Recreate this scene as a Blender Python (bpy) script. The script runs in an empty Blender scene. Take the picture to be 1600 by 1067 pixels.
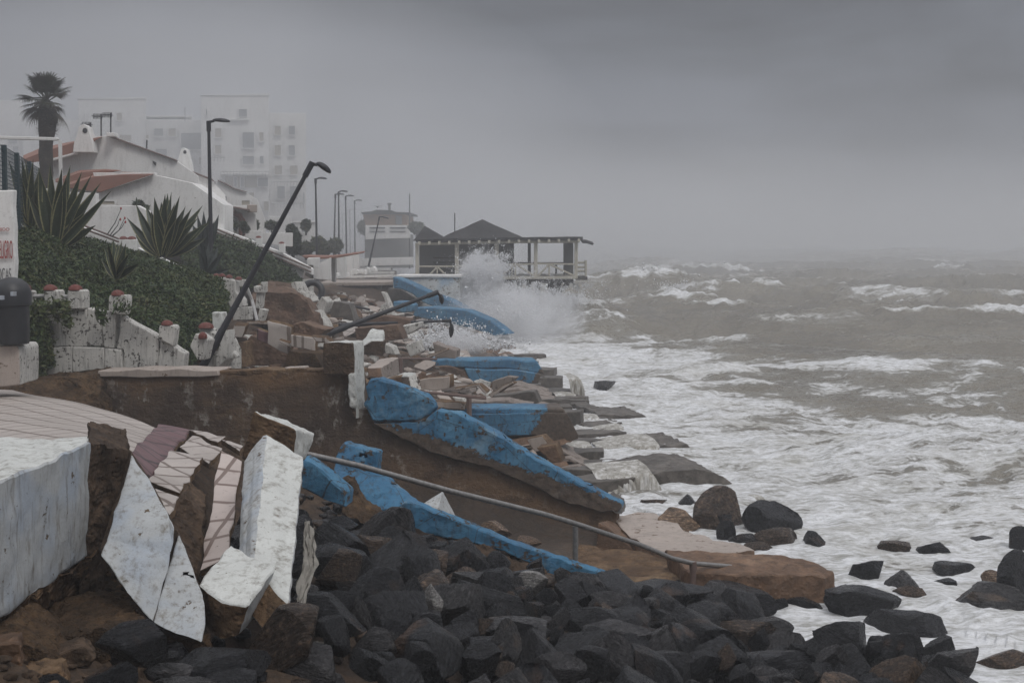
import bpy, bmesh, math, random
import numpy as np
from mathutils import Vector, Matrix, noise as mnoise
random.seed(7); rng = np.random.default_rng(7)
# ------------------------------------------------------------------ camera, world, sun, exposure
scene = bpy.context.scene
F = 2222.0; CX, CY = 800.0, 533.5; CAMZ = 5.2
PITCH = math.atan((CY - 383) / F)
cam = bpy.data.cameras.new('camera'); camo = bpy.data.objects.new('camera', cam)
scene.collection.objects.link(camo); scene.camera = camo
cam.sensor_width = 36; cam.lens = 36 * F / 1600; cam.clip_end = 5000; cam.clip_start = 0.1
camo.location = (0, 0, CAMZ); camo.rotation_euler = (math.pi/2 - PITCH, 0, 0)
scene.view_settings.view_transform = 'Standard'; scene.view_settings.look = 'None'
scene.view_settings.exposure = 0.12; scene.view_settings.gamma = 1.0
SUN_EL, SUN_ROT = 52, 146
w = bpy.data.worlds.new('World'); scene.world = w; w.use_nodes = True
nt = w.node_tree; nt.nodes.clear()
def wn(t, **k):
    n = nt.nodes.new(t)
    for a, b in k.items(): setattr(n, a, b)
    return n
out = wn('ShaderNodeOutputWorld'); bg = wn('ShaderNodeBackground'); bg.inputs[1].default_value = 0.1
sky = wn('ShaderNodeTexSky', sky_type='NISHITA', sun_disc=False, sun_elevation=math.radians(SUN_EL), sun_rotation=math.radians(SUN_ROT))
hs = wn('ShaderNodeHueSaturation'); hs.inputs['Saturation'].default_value = 0.15; hs.inputs['Value'].default_value = 0.5
tc = wn('ShaderNodeTexCoord'); sep = wn('ShaderNodeSeparateXYZ')
nt.links.new(tc.outputs['Generated'], sep.inputs[0])
ramp = wn('ShaderNodeValToRGB'); nt.links.new(sep.outputs[2], ramp.inputs[0])
cr = ramp.color_ramp
stops = [(0.0, (.140, .147, .166)), (0.09, (.108, .117, .140)), (0.17, (.082, .091, .112)), (0.36, (.25, .26, .29)), (0.75, (.98, .99, 1.04))]
while len(cr.elements) < len(stops): cr.elements.new(0.5)
for e, (p, c) in zip(cr.elements, stops): e.position = p; e.color = (*c, 1)
mp = wn('ShaderNodeMapping'); mp.inputs['Scale'].default_value = (2.2, 2.2, 9.0); nt.links.new(tc.outputs['Generated'], mp.inputs[0])
nz = wn('ShaderNodeTexNoise'); nz.inputs['Scale'].default_value = 1.6; nz.inputs['Detail'].default_value = 5; nz.inputs['Distortion'].default_value = .6
nt.links.new(mp.outputs[0], nz.inputs[0])
mr = wn('ShaderNodeMapRange'); mr.inputs[1].default_value = .36; mr.inputs[2].default_value = .64; mr.inputs[3].default_value = 6.2; mr.inputs[4].default_value = 14.0
nt.links.new(nz.outputs[0], mr.inputs[0])
vm = wn('ShaderNodeVectorMath', operation='SCALE'); nt.links.new(ramp.outputs[0], vm.inputs[0]); nt.links.new(mr.outputs[0], vm.inputs['Scale'])
mx = wn('ShaderNodeMix', data_type='RGBA'); mx.inputs[0].default_value = 0.12
nt.links.new(sky.outputs[0], hs.inputs['Color']); nt.links.new(vm.outputs[0], mx.inputs[6]); nt.links.new(hs.outputs[0], mx.inputs[7])
nt.links.new(mx.outputs[2], bg.inputs[0]); nt.links.new(bg.outputs[0], out.inputs[0])
sl = bpy.data.lights.new('sun', 'SUN'); sl.energy = 0.85; sl.angle = math.radians(18); sl.color = (1, .97, .93)
so = bpy.data.objects.new('sun', sl); scene.collection.objects.link(so)
so.rotation_euler = (math.radians(38), 0, math.radians(34))
scene.cycles.volume_bounces = 2; scene.cycles.max_bounces = 6; scene.cycles.diffuse_bounces = 3
scene.cycles.volume_step_rate = 3.0; scene.cycles.volume_max_steps = 128

# ------------------------------------------------------------------ helpers: points from the picture, linking, tagging
SP, CP = math.sin(PITCH), math.cos(PITCH)
def ray(px, py):
    dx = (px - CX) / F; dy = (CY - py) / F
    return Vector((dx, CP + dy*SP, -SP + dy*CP))
def at(px, py, Y):
    d = ray(px, py); return Vector((0, 0, CAMZ)) + d * (Y / d.y)
def onz(px, py, z):
    d = ray(px, py); return Vector((0, 0, CAMZ)) + d * ((z - CAMZ) / d.z)
def pts(L, Y=None):
    return [p if isinstance(p, Vector) else at(p[0], p[1], p[2] if len(p) > 2 else Y) for p in L]
COL = scene.collection
def tag(o, label=None, cat=None, group=None, kind=None):
    if label and cat and not kind: kind = 'thing'
    for k, v in (('label', label), ('category', cat), ('group', group), ('kind', kind)):
        if v: o[k] = v
    return o
def link(name, me, mats, parent=None, label=None, cat=None, group=None, kind=None, recentre=True):
    for m in mats: me.materials.append(m)
    o = bpy.data.objects.new(name, me); COL.objects.link(o)
    if recentre and len(me.vertices):
        n = len(me.vertices); co = np.empty(n*3); me.vertices.foreach_get('co', co); co = co.reshape(-1, 3)
        c = np.array([(co[:,0].min()+co[:,0].max())/2, (co[:,1].min()+co[:,1].max())/2, co[:,2].min()])
        me.vertices.foreach_set('co', (co - c).ravel()); me.update()
        c = Vector(c)
        if parent is not None: o.parent = parent; o.location = c - parent_world(parent)
        else: o.location = c
    elif parent is not None:
        o.parent = parent
    return tag(o, label, cat, group, kind)
def parent_world(p):
    v = Vector(p.location); q = p.parent
    while q is not None: v += q.location; q = q.parent
    return v
def empty(name, loc, label, cat, group=None):
    o = bpy.data.objects.new(name, None); COL.objects.link(o); o.location = loc; o.empty_display_size = .2
    return tag(o, label, cat, group)
def finish(bm, smooth=32):
    me = bpy.data.meshes.new('m'); bm.normal_update(); bm.to_mesh(me); bm.free()
    if smooth:
        me.polygons.foreach_set('use_smooth', [True]*len(me.polygons)); me.set_sharp_from_angle(angle=math.radians(smooth))
    return me
def roughen(bm, size, amp, bevel=0.0, seed=0.0, freq=None):
    if bevel > 0:
        es = [e for e in bm.edges if len(e.link_faces) == 2 and e.calc_face_angle(0) > .4 and e.calc_length() > bevel*2.5]
        if es:
            rs = bmesh.ops.bevel(bm, geom=es, offset=bevel, segments=1, affect='EDGES', profile=.5, clamp_overlap=True)
            nf = set(rs['faces'])
            for f in nf:
                nb = [(g.calc_area(), g.material_index) for e in f.edges for g in e.link_faces if g not in nf]
                if nb: f.material_index = max(nb)[1]
    bmesh.ops.triangulate(bm, faces=bm.faces[:])
    for _ in range(9):
        es = [e for e in bm.edges if e.calc_length() > size]
        if not es or len(bm.verts) > 4500: break
        bmesh.ops.subdivide_edges(bm, edges=es, cuts=1)
        bmesh.ops.triangulate(bm, faces=[f for f in bm.faces if len(f.verts) > 3])
    if amp > 0:
        fq = freq or 0.5/size
        for v in bm.verts:
            p = v.co*fq + Vector((seed, seed*1.7, -seed))
            v.co += mnoise.noise_vector(p)*amp + mnoise.noise_vector(p*2.7)*amp*.5
def loft_bm(front, back, fm=0, sm=0, bkm=None):
    bm = bmesh.new(); n = len(front)
    a = [bm.verts.new(p) for p in front]; b = [bm.verts.new(p) for p in back]
    f = bm.faces.new(a); f.material_index = fm
    f = bm.faces.new(b[::-1]); f.material_index = fm if bkm is None else bkm
    for i in range(n):
        j = (i+1) % n
        try:
            f = bm.faces.new((a[i], b[i], b[j], a[j]))
            f.material_index = sm[i] if isinstance(sm, (list, tuple)) else sm
        except ValueError: pass
    bmesh.ops.recalc_face_normals(bm, faces=bm.faces[:])
    return bm
_cnt = [0]
def block(name, mats, front, Y=None, back=None, vec=(0, .35, 0), fm=0, sm=0, bkm=None, size=.12, amp=.012, bevel=.015, smooth=32, jag=None, **k):
    """a solid from an outline (picture x, y, distance) and its far side; roughened"""
    _cnt[0] += 1
    f = pts(front, Y)
    b = pts(back, Y) if back else [p + Vector(vec) for p in f]
    if amp > 0 and size < .45:
        F2, B2, S2 = [], [], []; n = len(f); jg = min(.035, size*.16) if jag is None else jag
        for i in range(n):
            j = (i+1) % n; L = (f[j]-f[i]).length; ns = max(1, min(9, int(L/(size*1.6))))
            for q in range(ns):
                t_ = q/ns; d = Vector((random.uniform(-1, 1), 0, random.uniform(-1, 1)))*(jg if q else 0)
                F2.append(f[i].lerp(f[j], t_) + d); B2.append(b[i].lerp(b[j], t_) + d*.8); S2.append(sm[i] if isinstance(sm, (list, tuple)) else sm)
        f, b, sm = F2, B2, S2
    bm = loft_bm(f, b, fm, sm, bkm)
    roughen(bm, size, amp, bevel, _cnt[0]*3.1)
    return link(name, finish(bm, smooth), mats, **k)
def box_bm(bm, lo, hi, mi=0, rot=None, org=None):
    vs = [Vector((x, y, z)) for x in (lo[0], hi[0]) for y in (lo[1], hi[1]) for z in (lo[2], hi[2])]
    if rot is not None: vs = [org + rot @ (v - org) for v in vs]
    V = [bm.verts.new(v) for v in vs]
    for q in ((0,1,3,2), (4,6,7,5), (0,4,5,1), (2,3,7,6), (0,2,6,4), (1,5,7,3)):
        f = bm.faces.new([V[i] for i in q]); f.material_index = mi
def tube_bm(bm, path, rad, seg=10, mi=0, cap=True):
    path = [Vector(p) for p in path]; rings = []
    rad = rad if isinstance(rad, (list, tuple)) else [rad]*len(path)
    for i, p in enumerate(path):
        d = (path[min(i+1, len(path)-1)] - path[max(i-1, 0)]).normalized()
        u = d.cross(Vector((0, 1, 0.13)) if abs(d.y) < .9 else Vector((1, 0, 0))).normalized(); v = d.cross(u)
        rings.append([bm.verts.new(p + (u*math.cos(t) + v*math.sin(t))*rad[i]) for t in [2*math.pi*k/seg for k in range(seg)]])
    for a, b in zip(rings, rings[1:]):
        for k in range(seg):
            f = bm.faces.new((a[k], a[(k+1) % seg], b[(k+1) % seg], b[k])); f.material_index = mi
    if cap:
        bm.faces.new(rings[0][::-1]).material_index = mi; bm.faces.new(rings[-1]).material_index = mi
def tube(name, m, path, rad, seg=10, **k):
    bm = bmesh.new(); tube_bm(bm, path, rad, seg); bmesh.ops.recalc_face_normals(bm, faces=bm.faces[:])
    return link(name, finish(bm, 40), [m], **k)
def boxo(name, m, lo, hi, bevel=.01, **k):
    bm = bmesh.new(); box_bm(bm, lo, hi); bmesh.ops.recalc_face_normals(bm, faces=bm.faces[:])
    if bevel: bmesh.ops.bevel(bm, geom=bm.edges[:], offset=bevel, segments=1, affect='EDGES')
    return link(name, finish(bm, 30), [m], **k)
def npmesh(V, Fq, uv=None):
    me = bpy.data.meshes.new('m'); V = np.asarray(V, dtype=np.float32); Fq = np.asarray(Fq, dtype=np.int32)
    k = Fq.shape[1]; me.vertices.add(len(V)); me.vertices.foreach_set('co', V.ravel())
    me.loops.add(Fq.size); me.loops.foreach_set('vertex_index', Fq.ravel())
    me.polygons.add(len(Fq)); me.polygons.foreach_set('loop_start', np.arange(0, Fq.size, k, dtype=np.int32))
    me.polygons.foreach_set('loop_total', np.full(len(Fq), k, dtype=np.int32)); me.update(calc_edges=True)
    return me
# vectorised gradient noise
_perm = rng.permutation(4096); _gx = np.cos(_perm*0.61803*6.2831); _gy = np.sin(_perm*0.61803*6.2831)
def pn(x, y, z=0.0):
    x = np.asarray(x, float) + np.asarray(z)*13.7; y = np.asarray(y, float) - np.asarray(z)*7.9
    xf = np.floor(x); yf = np.floor(y); xi = xf.astype(np.int32); yi = yf.astype(np.int32); fx = x-xf; fy = y-yf
    u = fx*fx*(3-2*fx); v = fy*fy*(3-2*fy)
    p0 = _perm[xi & 4095]; p1 = _perm[(xi+1) & 4095]
    a = (p0+yi) & 4095; b = (p1+yi) & 4095; c = (p0+yi+1) & 4095; d = (p1+yi+1) & 4095
    n00 = _gx[a]*fx + _gy[a]*fy; n10 = _gx[b]*(fx-1) + _gy[b]*fy; n01 = _gx[c]*fx + _gy[c]*(fy-1); n11 = _gx[d]*(fx-1) + _gy[d]*(fy-1)
    t = n00+(n10-n00)*u; w_ = n01+(n11-n01)*u
    return (t+(w_-t)*v)*1.4
def fbm(x, y, z=0.0, o=4, ridge=False):
    s = 0; a = 1; n = 0
    for i in range(o):
        k = pn(x*2**i + 17.3*i, y*2**i - 9.1*i, z*2**i)
        s = s + a*((1-2*np.abs(k)) if ridge else k); n += a; a *= .5
    return s/n
def sm(a, b, x):
    t = np.clip((np.asarray(x, float)-a)/(b-a), 0, 1); return t*t*(3-2*t)

# ------------------------------------------------------------------ materials
class MT:
    def __init__(s, name, rough=.8, spec=.3):
        s.m = bpy.data.materials.new(name); s.m.use_nodes = True; s.t = s.m.node_tree
        s.b = s.t.nodes['Principled BSDF']; s.b.inputs['Roughness'].default_value = rough
        s.b.inputs['Specular IOR Level'].default_value = spec
        g = s.t.nodes.new('ShaderNodeNewGeometry'); s.P = g.outputs['Position']
    def n(s, t, **k):
        x = s.t.nodes.new(t)
        for a, b in k.items(): setattr(x, a, b)
        return x
    def L(s, a, b): s.t.links.new(a, b)
    def inp(s, sock, v):
        if isinstance(v, bpy.types.NodeSocket): s.L(v, sock)
        elif isinstance(v, (tuple, list)) and len(v) == 3 and sock.type == 'RGBA': sock.default_value = (*v, 1)
        else: sock.default_value = v
    def vec(s, scale=(1,1,1), rot=(0,0,0), src=None, loc=(0,0,0)):
        x = s.n('ShaderNodeMapping'); s.L(src or s.P, x.inputs[0]); x.inputs['Scale'].default_value = scale
        x.inputs['Rotation'].default_value = rot; x.inputs['Location'].default_value = loc; return x.outputs[0]
    def noise(s, scale, detail=4, rough=.55, v=None, dist=0, lac=2.0):
        x = s.n('ShaderNodeTexNoise'); s.L(v or s.P, x.inputs['Vector']); x.inputs['Scale'].default_value = scale
        x.inputs['Detail'].default_value = detail; x.inputs['Roughness'].default_value = rough; x.inputs['Distortion'].default_value = dist
        x.inputs['Lacunarity'].default_value = lac; return x.outputs[0]
    def vor(s, scale, feature='F1', v=None, out=0):
        x = s.n('ShaderNodeTexVoronoi', feature=feature); s.L(v or s.P, x.inputs['Vector']); x.inputs['Scale'].default_value = scale; return x.outputs[out]
    def math(s, op, a, b=0.0, c=None, clamp=False):
        x = s.n('ShaderNodeMath', operation=op, use_clamp=clamp); s.inp(x.inputs[0], a); s.inp(x.inputs[1], b)
        if c is not None: s.inp(x.inputs[2], c)
        return x.outputs[0]
    def rng(s, v, a, b, c=0.0, d=1.0):
        x = s.n('ShaderNodeMapRange'); s.inp(x.inputs[0], v)
        for i, q in enumerate((a, b, c, d)): s.inp(x.inputs[i+1], q)
        return x.outputs[0]
    def mix(s, f, a, b, blend='MIX'):
        x = s.n('ShaderNodeMix', data_type='RGBA', blend_type=blend); s.inp(x.inputs[0], f); s.inp(x.inputs[6], a); s.inp(x.inputs[7], b); return x.outputs[2]
    def ramp(s, f, st):
        x = s.n('ShaderNodeValToRGB'); s.L(f, x.inputs[0]); c = x.color_ramp
        while len(c.elements) < len(st): c.elements.new(.5)
        for e, (p, q) in zip(c.elements, st): e.position = p; e.color = (*q, 1)
        return x.outputs[0]
    def bump(s, h, strength=.4, dist=.02, nrm=None):
        x = s.n('ShaderNodeBump'); s.L(h, x.inputs['Height']); x.inputs['Strength'].default_value = strength; x.inputs['Distance'].default_value = dist
        if nrm is not None: s.L(nrm, x.inputs['Normal'])
        return x.outputs[0]
    def done(s, col=None, rough=None, nrm=None):
        if col is not None: s.inp(s.b.inputs['Base Color'], col)
        if rough is not None: s.inp(s.b.inputs['Roughness'], rough)
        if nrm is not None: s.L(nrm, s.b.inputs['Normal'])
        return s.m
def mat_paint(name, base, under, chip=.62, dirt=.5, sc=1.0, grime=(.16, .14, .11), rough=.7, tint=None, streak=(6, 6, 1.1)):
    m = MT(name, rough)
    big = m.noise(.9*sc, 4, .6); fine = m.noise(9*sc, 5, .65); st = m.noise(1.6*sc, 5, .7, v=m.vec(streak))
    col = m.mix(m.rng(big, .35, .7), base, tuple(c*.86 for c in base))
    if tint: col = m.mix(m.rng(m.noise(1.3*sc, 3, .5, v=m.vec(loc=(5, 3, 9))), .5, .68), col, tint)
    col = m.mix(m.math('MULTIPLY', m.rng(st, .5, .72), dirt), col, grime)
    chipn = m.math('ADD', m.math('MULTIPLY', fine, .6), m.math('MULTIPLY', m.noise(2.6*sc, 6, .75, v=m.vec(loc=(11, 2, 4))), .5))
    cf = m.rng(chipn, chip, chip+.025)
    un = m.mix(m.rng(m.noise(22*sc, 4, .7), .35, .65), under, tuple(c*.45 for c in under))
    col = m.mix(cf, col, un)
    col = m.mix(m.math('MULTIPLY', m.rng(m.noise(30*sc, 5, .8), .52, .7), .35), col, grime)
    h = m.math('SUBTRACT', m.math('MULTIPLY', fine, .6), m.math('MULTIPLY', cf, .5))
    h2 = m.noise(45*sc, 4, .7)
    return m.done(col, m.rng(fine, .3, .7, rough-.12, rough+.15), m.bump(h2, .25, .006, m.bump(h, .6, .02)))
def mat_core(name, a, b, c, sc=1.0, rough=.9, bs=.9, dist=.06):
    m = MT(name, rough)
    n1 = m.noise(1.3*sc, 5, .6); n2 = m.noise(7*sc, 6, .7); n3 = m.noise(38*sc, 4, .7)
    col = m.ramp(n1, [(.34, a), (.52, b), (.68, c)])
    col = m.mix(m.rng(n2, .4, .66, 0, .75), col, tuple(x*.38 for x in a))
    peb = m.vor(16*sc, v=m.vec((1, 1, 1.2)))
    col = m.mix(m.rng(peb, .0, .22, .35, 0), col, tuple(min(1, x*1.7) for x in c))
    h = m.math('ADD', m.math('MULTIPLY', n2, 1.0), m.math('MULTIPLY', m.rng(peb, 0, .5), -.35))
    return m.done(col, None, m.bump(n3, .5, .012, m.bump(h, bs, dist)))
W_WHITE_SHADED = mat_paint('shade_toned_white_paint', (.44, .455, .46), (.17, .125, .085), .655, .85, 1.8, tint=(.36, .40, .45))  # stained white paint, greyed further: shade of the fronts put into the colour
W_WHITE2 = mat_paint('mottled_white_concrete', (.60, .61, .585), (.20, .17, .13), .672, .85, 3.2, streak=(2, 2, 2))
W_OLD = mat_paint('stained_white_wall', (.56, .545, .51), (.10, .09, .08), .61, .8, 2.2, grime=(.12, .11, .10), streak=(7, 7, .9))
W_FAR = mat_paint('whitewash', (.80, .79, .77), (.45, .42, .38), .72, .25, .5)
CORE = mat_core('broken_concrete_core', (.10, .06, .034), (.17, .105, .058), (.25, .17, .10))
CORE_D = mat_core('dark_wet_core', (.055, .036, .024), (.095, .062, .040), (.15, .10, .066))
SOIL = mat_core('ochre_soil', (.055, .034, .019), (.105, .062, .032), (.18, .112, .058), 2.2)
SOIL_R = mat_core('reddish_soil', (.10, .065, .045), (.16, .10, .07), (.22, .155, .11), .5)
CONC = mat_core('wet_concrete', (.085, .075, .065), (.12, .105, .09), (.17, .15, .13), .7, .5, .5, .03)
CONC_BR = mat_core('rust_brown_concrete', (.12, .07, .042), (.18, .105, .062), (.26, .165, .105), .8, .6, .7, .04)
PINK = mat_paint('pinkish_concrete', (.40, .34, .30), (.22, .16, .12), .63, .5, 1.0, rough=.55)
GREYB = mat_paint('grey_brown_slab', (.24, .20, .175), (.12, .09, .07), .6, .5, 1.0, rough=.6)
RED = mat_paint('red_painted_cap', (.14, .03, .022), (.3, .2, .15), .66, .4, 3.0, rough=.5)
def mat_wall():
    m = MT('brown_graffiti_wall', .75)
    n1 = m.noise(.8, 5, .65); n2 = m.noise(6, 6, .7); st = m.noise(2.2, 5, .7, v=m.vec((3, 3, .8)))
    col = m.ramp(n1, [(.3, (.05, .036, .028)), (.5, (.082, .055, .038)), (.7, (.14, .088, .05))])
    z = m.n('ShaderNodeSeparateXYZ'); m.L(m.P, z.inputs[0])
    # tops and right end are more ochre; courses every 0.5 m
    co = m.math('ABSOLUTE', m.math('SUBTRACT', m.math('FRACT', m.math('ADD', m.math('MULTIPLY', z.outputs[2], 1.9), m.math('MULTIPLY', n2, .06))), .5))
    col = m.mix(m.rng(co, .0, .018, .65, 0), col, (.03, .022, .017))
    col = m.mix(m.rng(st, .56, .72, 0, .5), col, (.20, .165, .13))
    dab = m.noise(2.3, 4, .6, v=m.vec((1.6, 1, .9), loc=(4, 0, 2)))
    col = m.mix(m.math('MULTIPLY', m.rng(dab, .57, .62), m.rng(n2, .40, .58, 0, .75)), col, (.33, .31, .28))
    col = m.mix(m.rng(m.math('ADD', z.outputs[2], m.math('MULTIPLY', n1, .8)), 3.0, 3.35, 0, .65), col, (.22, .125, .06))
    col = m.mix(m.rng(m.math('ADD', z.outputs[2], m.math('MULTIPLY', n1, 1.2)), 2.3, 1.5, 0, .8), col, (.165, .100, .055))
    col = m.mix(m.rng(m.noise(1.9, 6, .78, v=m.vec((.9, 1, 1.3), loc=(1, 1, 6))), .53, .60, 0, .6), col, (.05, .033, .024))
    return m.done(col, None, m.bump(m.noise(1.9, 6, .78, v=m.vec((.9, 1, 1.3), loc=(1, 1, 6))), .7, .10, m.bump(n2, .9, .05)))
WALLB = mat_wall()
def mat_blue(name='blue_painted_render', edge=None):
    """edge: (point a, point b, sign) - below that line on the wall the paint has worn away"""
    m = MT(name, .6)
    big = m.noise(1.2, 5, .6); fine = m.noise(14, 5, .7); md = m.noise(3.5, 6, .72, v=m.vec((1, 1, 1.6), loc=(3, 8, 1)))
    col = m.ramp(big, [(.3, (.035, .125, .235)), (.52, (.048, .170, .295)), (.72, (.10, .245, .37))])
    col = m.mix(m.rng(m.noise(5, 4, .7, v=m.vec((2.5, 2.5, .7))), .50, .66, 0, .65), col, (.04, .075, .11))
    col = m.mix(m.rng(m.noise(2.1, 5, .7, v=m.vec(loc=(7, 1, 3))), .56, .66, 0, .5), col, (.20, .30, .36))
    crk = m.vor(1.1, 'DISTANCE_TO_EDGE', v=m.vec((1, 1, 1.3), loc=(2, 2, 2)))
    col = m.mix(m.rng(m.math('ADD', crk, m.math('MULTIPLY', fine, .03)), .016, .024, .85, 0), col, (.03, .035, .04))
    lim = .560
    cf = m.math('ADD', m.math('MULTIPLY', md, .62), m.math('MULTIPLY', fine, .38))
    if edge:
        (ax, az), (bx, bz) = edge[0], edge[1]
        L = math.hypot(bx-ax, bz-az); nx, nz_ = -(bz-az)/L, (bx-ax)/L
        s = m.n('ShaderNodeSeparateXYZ'); m.L(m.P, s.inputs[0])
        d = m.math('ADD', m.math('ADD', m.math('MULTIPLY', s.outputs[0], nx), m.math('MULTIPLY', s.outputs[2], nz_)), -(ax*nx+az*nz_))
        d = m.math('MULTIPLY', d, edge[2])
        cf = m.math('ADD', cf, m.rng(d, -.12, .22, .5, 0))
    mask = m.rng(cf, lim, lim+.02)
    un = m.mix(m.rng(fine, .35, .65), (.115, .085, .062), (.055, .042, .034))
    col = m.mix(mask, col, un)
    h = m.math('SUBTRACT', m.math('MULTIPLY', md, .8), m.math('MULTIPLY', mask, .35))
    return m.done(col, m.rng(big, .3, .7, .45, .7), m.bump(m.noise(30, 5, .75), .45, .012, m.bump(h, .9, .05)))
BLUE = mat_blue()
def mat_tile(name, base, joint, rot=.35, s=.42):
    m = MT(name, .55, .4)
    v = m.vec((1, 1, 1), (0, 0, rot))
    br = m.n('ShaderNodeTexBrick'); m.L(v, br.inputs['Vector']); br.offset = 0.0
    br.inputs['Scale'].default_value = 1.0; br.inputs['Brick Width'].default_value = s; br.inputs['Row Height'].default_value = s
    br.inputs['Mortar Size'].default_value = .024; br.inputs['Mortar Smooth'].default_value = .2
    br.inputs['Color1'].default_value = (*base, 1); br.inputs['Color2'].default_value = (*[c*.9 for c in base], 1); br.inputs['Mortar'].default_value = (*joint, 1)
    w2 = m.n('ShaderNodeTexBrick'); m.L(v, w2.inputs['Vector']); w2.offset = .5; w2.inputs['Scale'].default_value = 1
    w2.inputs['Brick Width'].default_value = .06; w2.inputs['Row Height'].default_value = .03; w2.inputs['Mortar Size'].default_value = .004
    w2.inputs['Color1'].default_value = (1, 1, 1, 1); w2.inputs['Color2'].default_value = (.95, .95, .95, 1); w2.inputs['Mortar'].default_value = (.62, .60, .58, 1)
    col = m.mix(.08, br.outputs[0], w2.outputs[0], 'MULTIPLY')
    d = m.noise(1.1, 6, .65); d2 = m.noise(16, 4, .7)
    col = m.mix(m.rng(d, .45, .75, 0, .5), col, tuple(c*.55 for c in base))
    col = m.mix(m.rng(d2, .62, .70, 0, .7), col, (.10, .07, .05))
    return m.done(col, m.rng(d, .3, .7, .35, .7), m.bump(br.outputs[1], -.5, .01))
TILE = mat_tile('cream_paving_tile', (.455, .405, .37), (.15, .115, .095), .87, .44)
TILE_P = mat_tile('cream_plank_tile', (.50, .425, .39), (.17, .12, .10), .13, .36)
TILE_M = mat_tile('maroon_paving_tile', (.17, .095, .10), (.05, .035, .035))
def mat_rock(name, cols, bandcol=None, rough=.42):
    m = MT(name, rough, .30); m.b.inputs['Coat Weight'].default_value = .0; m.b.inputs['Coat Roughness'].default_value = .12
    oi = m.n('ShaderNodeObjectInfo'); tcn = m.n('ShaderNodeTexCoord'); O = tcn.outputs['Object']
    off = m.n('ShaderNodeVectorMath', operation='SCALE'); off.inputs[0].default_value = (37, 21, 53); m.L(oi.outputs['Random'], off.inputs['Scale'])
    ad = m.n('ShaderNodeVectorMath', operation='ADD'); m.L(O, ad.inputs[0]); m.L(off.outputs[0], ad.inputs[1]); V = ad.outputs[0]
    n1 = m.noise(1.6, 5, .65, v=V); n2 = m.noise(9, 6, .7, v=V); str_ = m.noise(3.0, 5, .65, v=m.vec((1, 1, 6), src=V), dist=.5)
    col = m.ramp(n1, [(.3, cols[0]), (.5, cols[1]), (.72, cols[2])])
    col = m.mix(m.rng(oi.outputs['Random'], 0, 1, 0, .75), col, cols[3])
    col = m.mix(m.rng(n2, .54, .68, 0, .7), col, tuple(min(1, c*2.4+.01) for c in cols[2]))
    col = m.mix(m.rng(str_, .52, .44, 0, .75), col, tuple(c*.35 for c in cols[0]))
    if bandcol: col = m.mix(m.math('MULTIPLY', m.rng(m.noise(.9, 3, .5, v=V), .56, .68), m.rng(oi.outputs['Random'], .45, .8)), col, bandcol)
    h = m.math('ADD', m.math('MULTIPLY', n2, .5), str_)
    return m.done(col, m.rng(n2, .38, .60, .13, .42), m.bump(m.noise(42, 4, .7, v=V), .35, .008, m.bump(h, 1.0, .05)))
ROCK = mat_rock('dark_slate', ((.005, .0052, .007), (.009, .0095, .012), (.022, .022, .026), (.005, .0055, .0075)), (.06, .036, .024), .34)
ROCK_G = mat_rock('grey_slate', ((.020, .019, .021), (.034, .032, .034), (.060, .057, .058), (.022, .021, .021)), (.10, .07, .05))
ROCK_B = mat_rock('brown_stone', ((.045, .030, .021), (.072, .046, .030), (.12, .078, .05), (.042, .032, .026)), None, .5)
ROCK_O = mat_rock('sandy_boulder', ((.12, .08, .05), (.19, .125, .08), (.27, .185, .12), (.15, .10, .075)), None, .6)
ROCK_W = mat_rock('pale_stone', ((.20, .19, .185), (.28, .27, .26), (.36, .35, .34), (.25, .23, .21)), None, .5)
def plain(name, col, rough=.6, spec=.3, var=.25, sc=8, metal=0):
    m = MT(name, rough, spec); m.b.inputs['Metallic'].default_value = metal
    n = m.noise(sc, 4, .6)
    return m.done(m.mix(m.rng(n, .3, .7), col, tuple(c*(1-var) for c in col)), m.rng(n, .3, .7, rough, min(1, rough+.15)), m.bump(n, .15, .005))
LAMPM = plain('dark_lamp_paint', (.018, .018, .023), .4, .4)
STEEL = plain('galvanised_steel', (.30, .29, .28), .35, .5, .4, 20, .55)
RUST = plain('rusty_brown_steel', (.16, .11, .095), .6)
PIPE = plain('grey_pipe', (.42, .41, .40), .5)
BINM = plain('black_plastic', (.022, .023, .027), .38, .5)
SHUT = plain('grey_shutter', (.25, .26, .27), .6); GLASSD = plain('dark_opening', (.045, .048, .052), .3, .5)
SHADE = plain('beige_curtain', (.42, .38, .31), .8)
ROOFD = mat_core('dark_thatch_roof', (.022, .021, .022), (.036, .035, .036), (.055, .053, .053), .7, .9, .5, .05)
ROOFR = mat_paint('terracotta_roof', (.26, .12, .085), (.2, .1, .07), .66, .5, 1.2)
TIMBER = mat_paint('weathered_white_timber', (.50, .47, .40), (.2, .17, .13), .66, .5, 1.2)
PAV_W = mat_paint('grey_pavilion_wall', (.125, .125, .122), (.08, .08, .08), .7, .4, .6)
DKWOOD = plain('dark_wood', (.06, .052, .045), .7)
BRICKO = mat_paint('faded_orange_brick', (.34, .21, .13), (.2, .14, .1), .66, .5, .8)
BANNER = plain('off_white_fabric', (.55, .52, .47), .85, .1, .3, 14)
BROWNARCH = plain('brown_painted_arch', (.16, .06, .045), .6)

print('materials ok')
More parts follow.
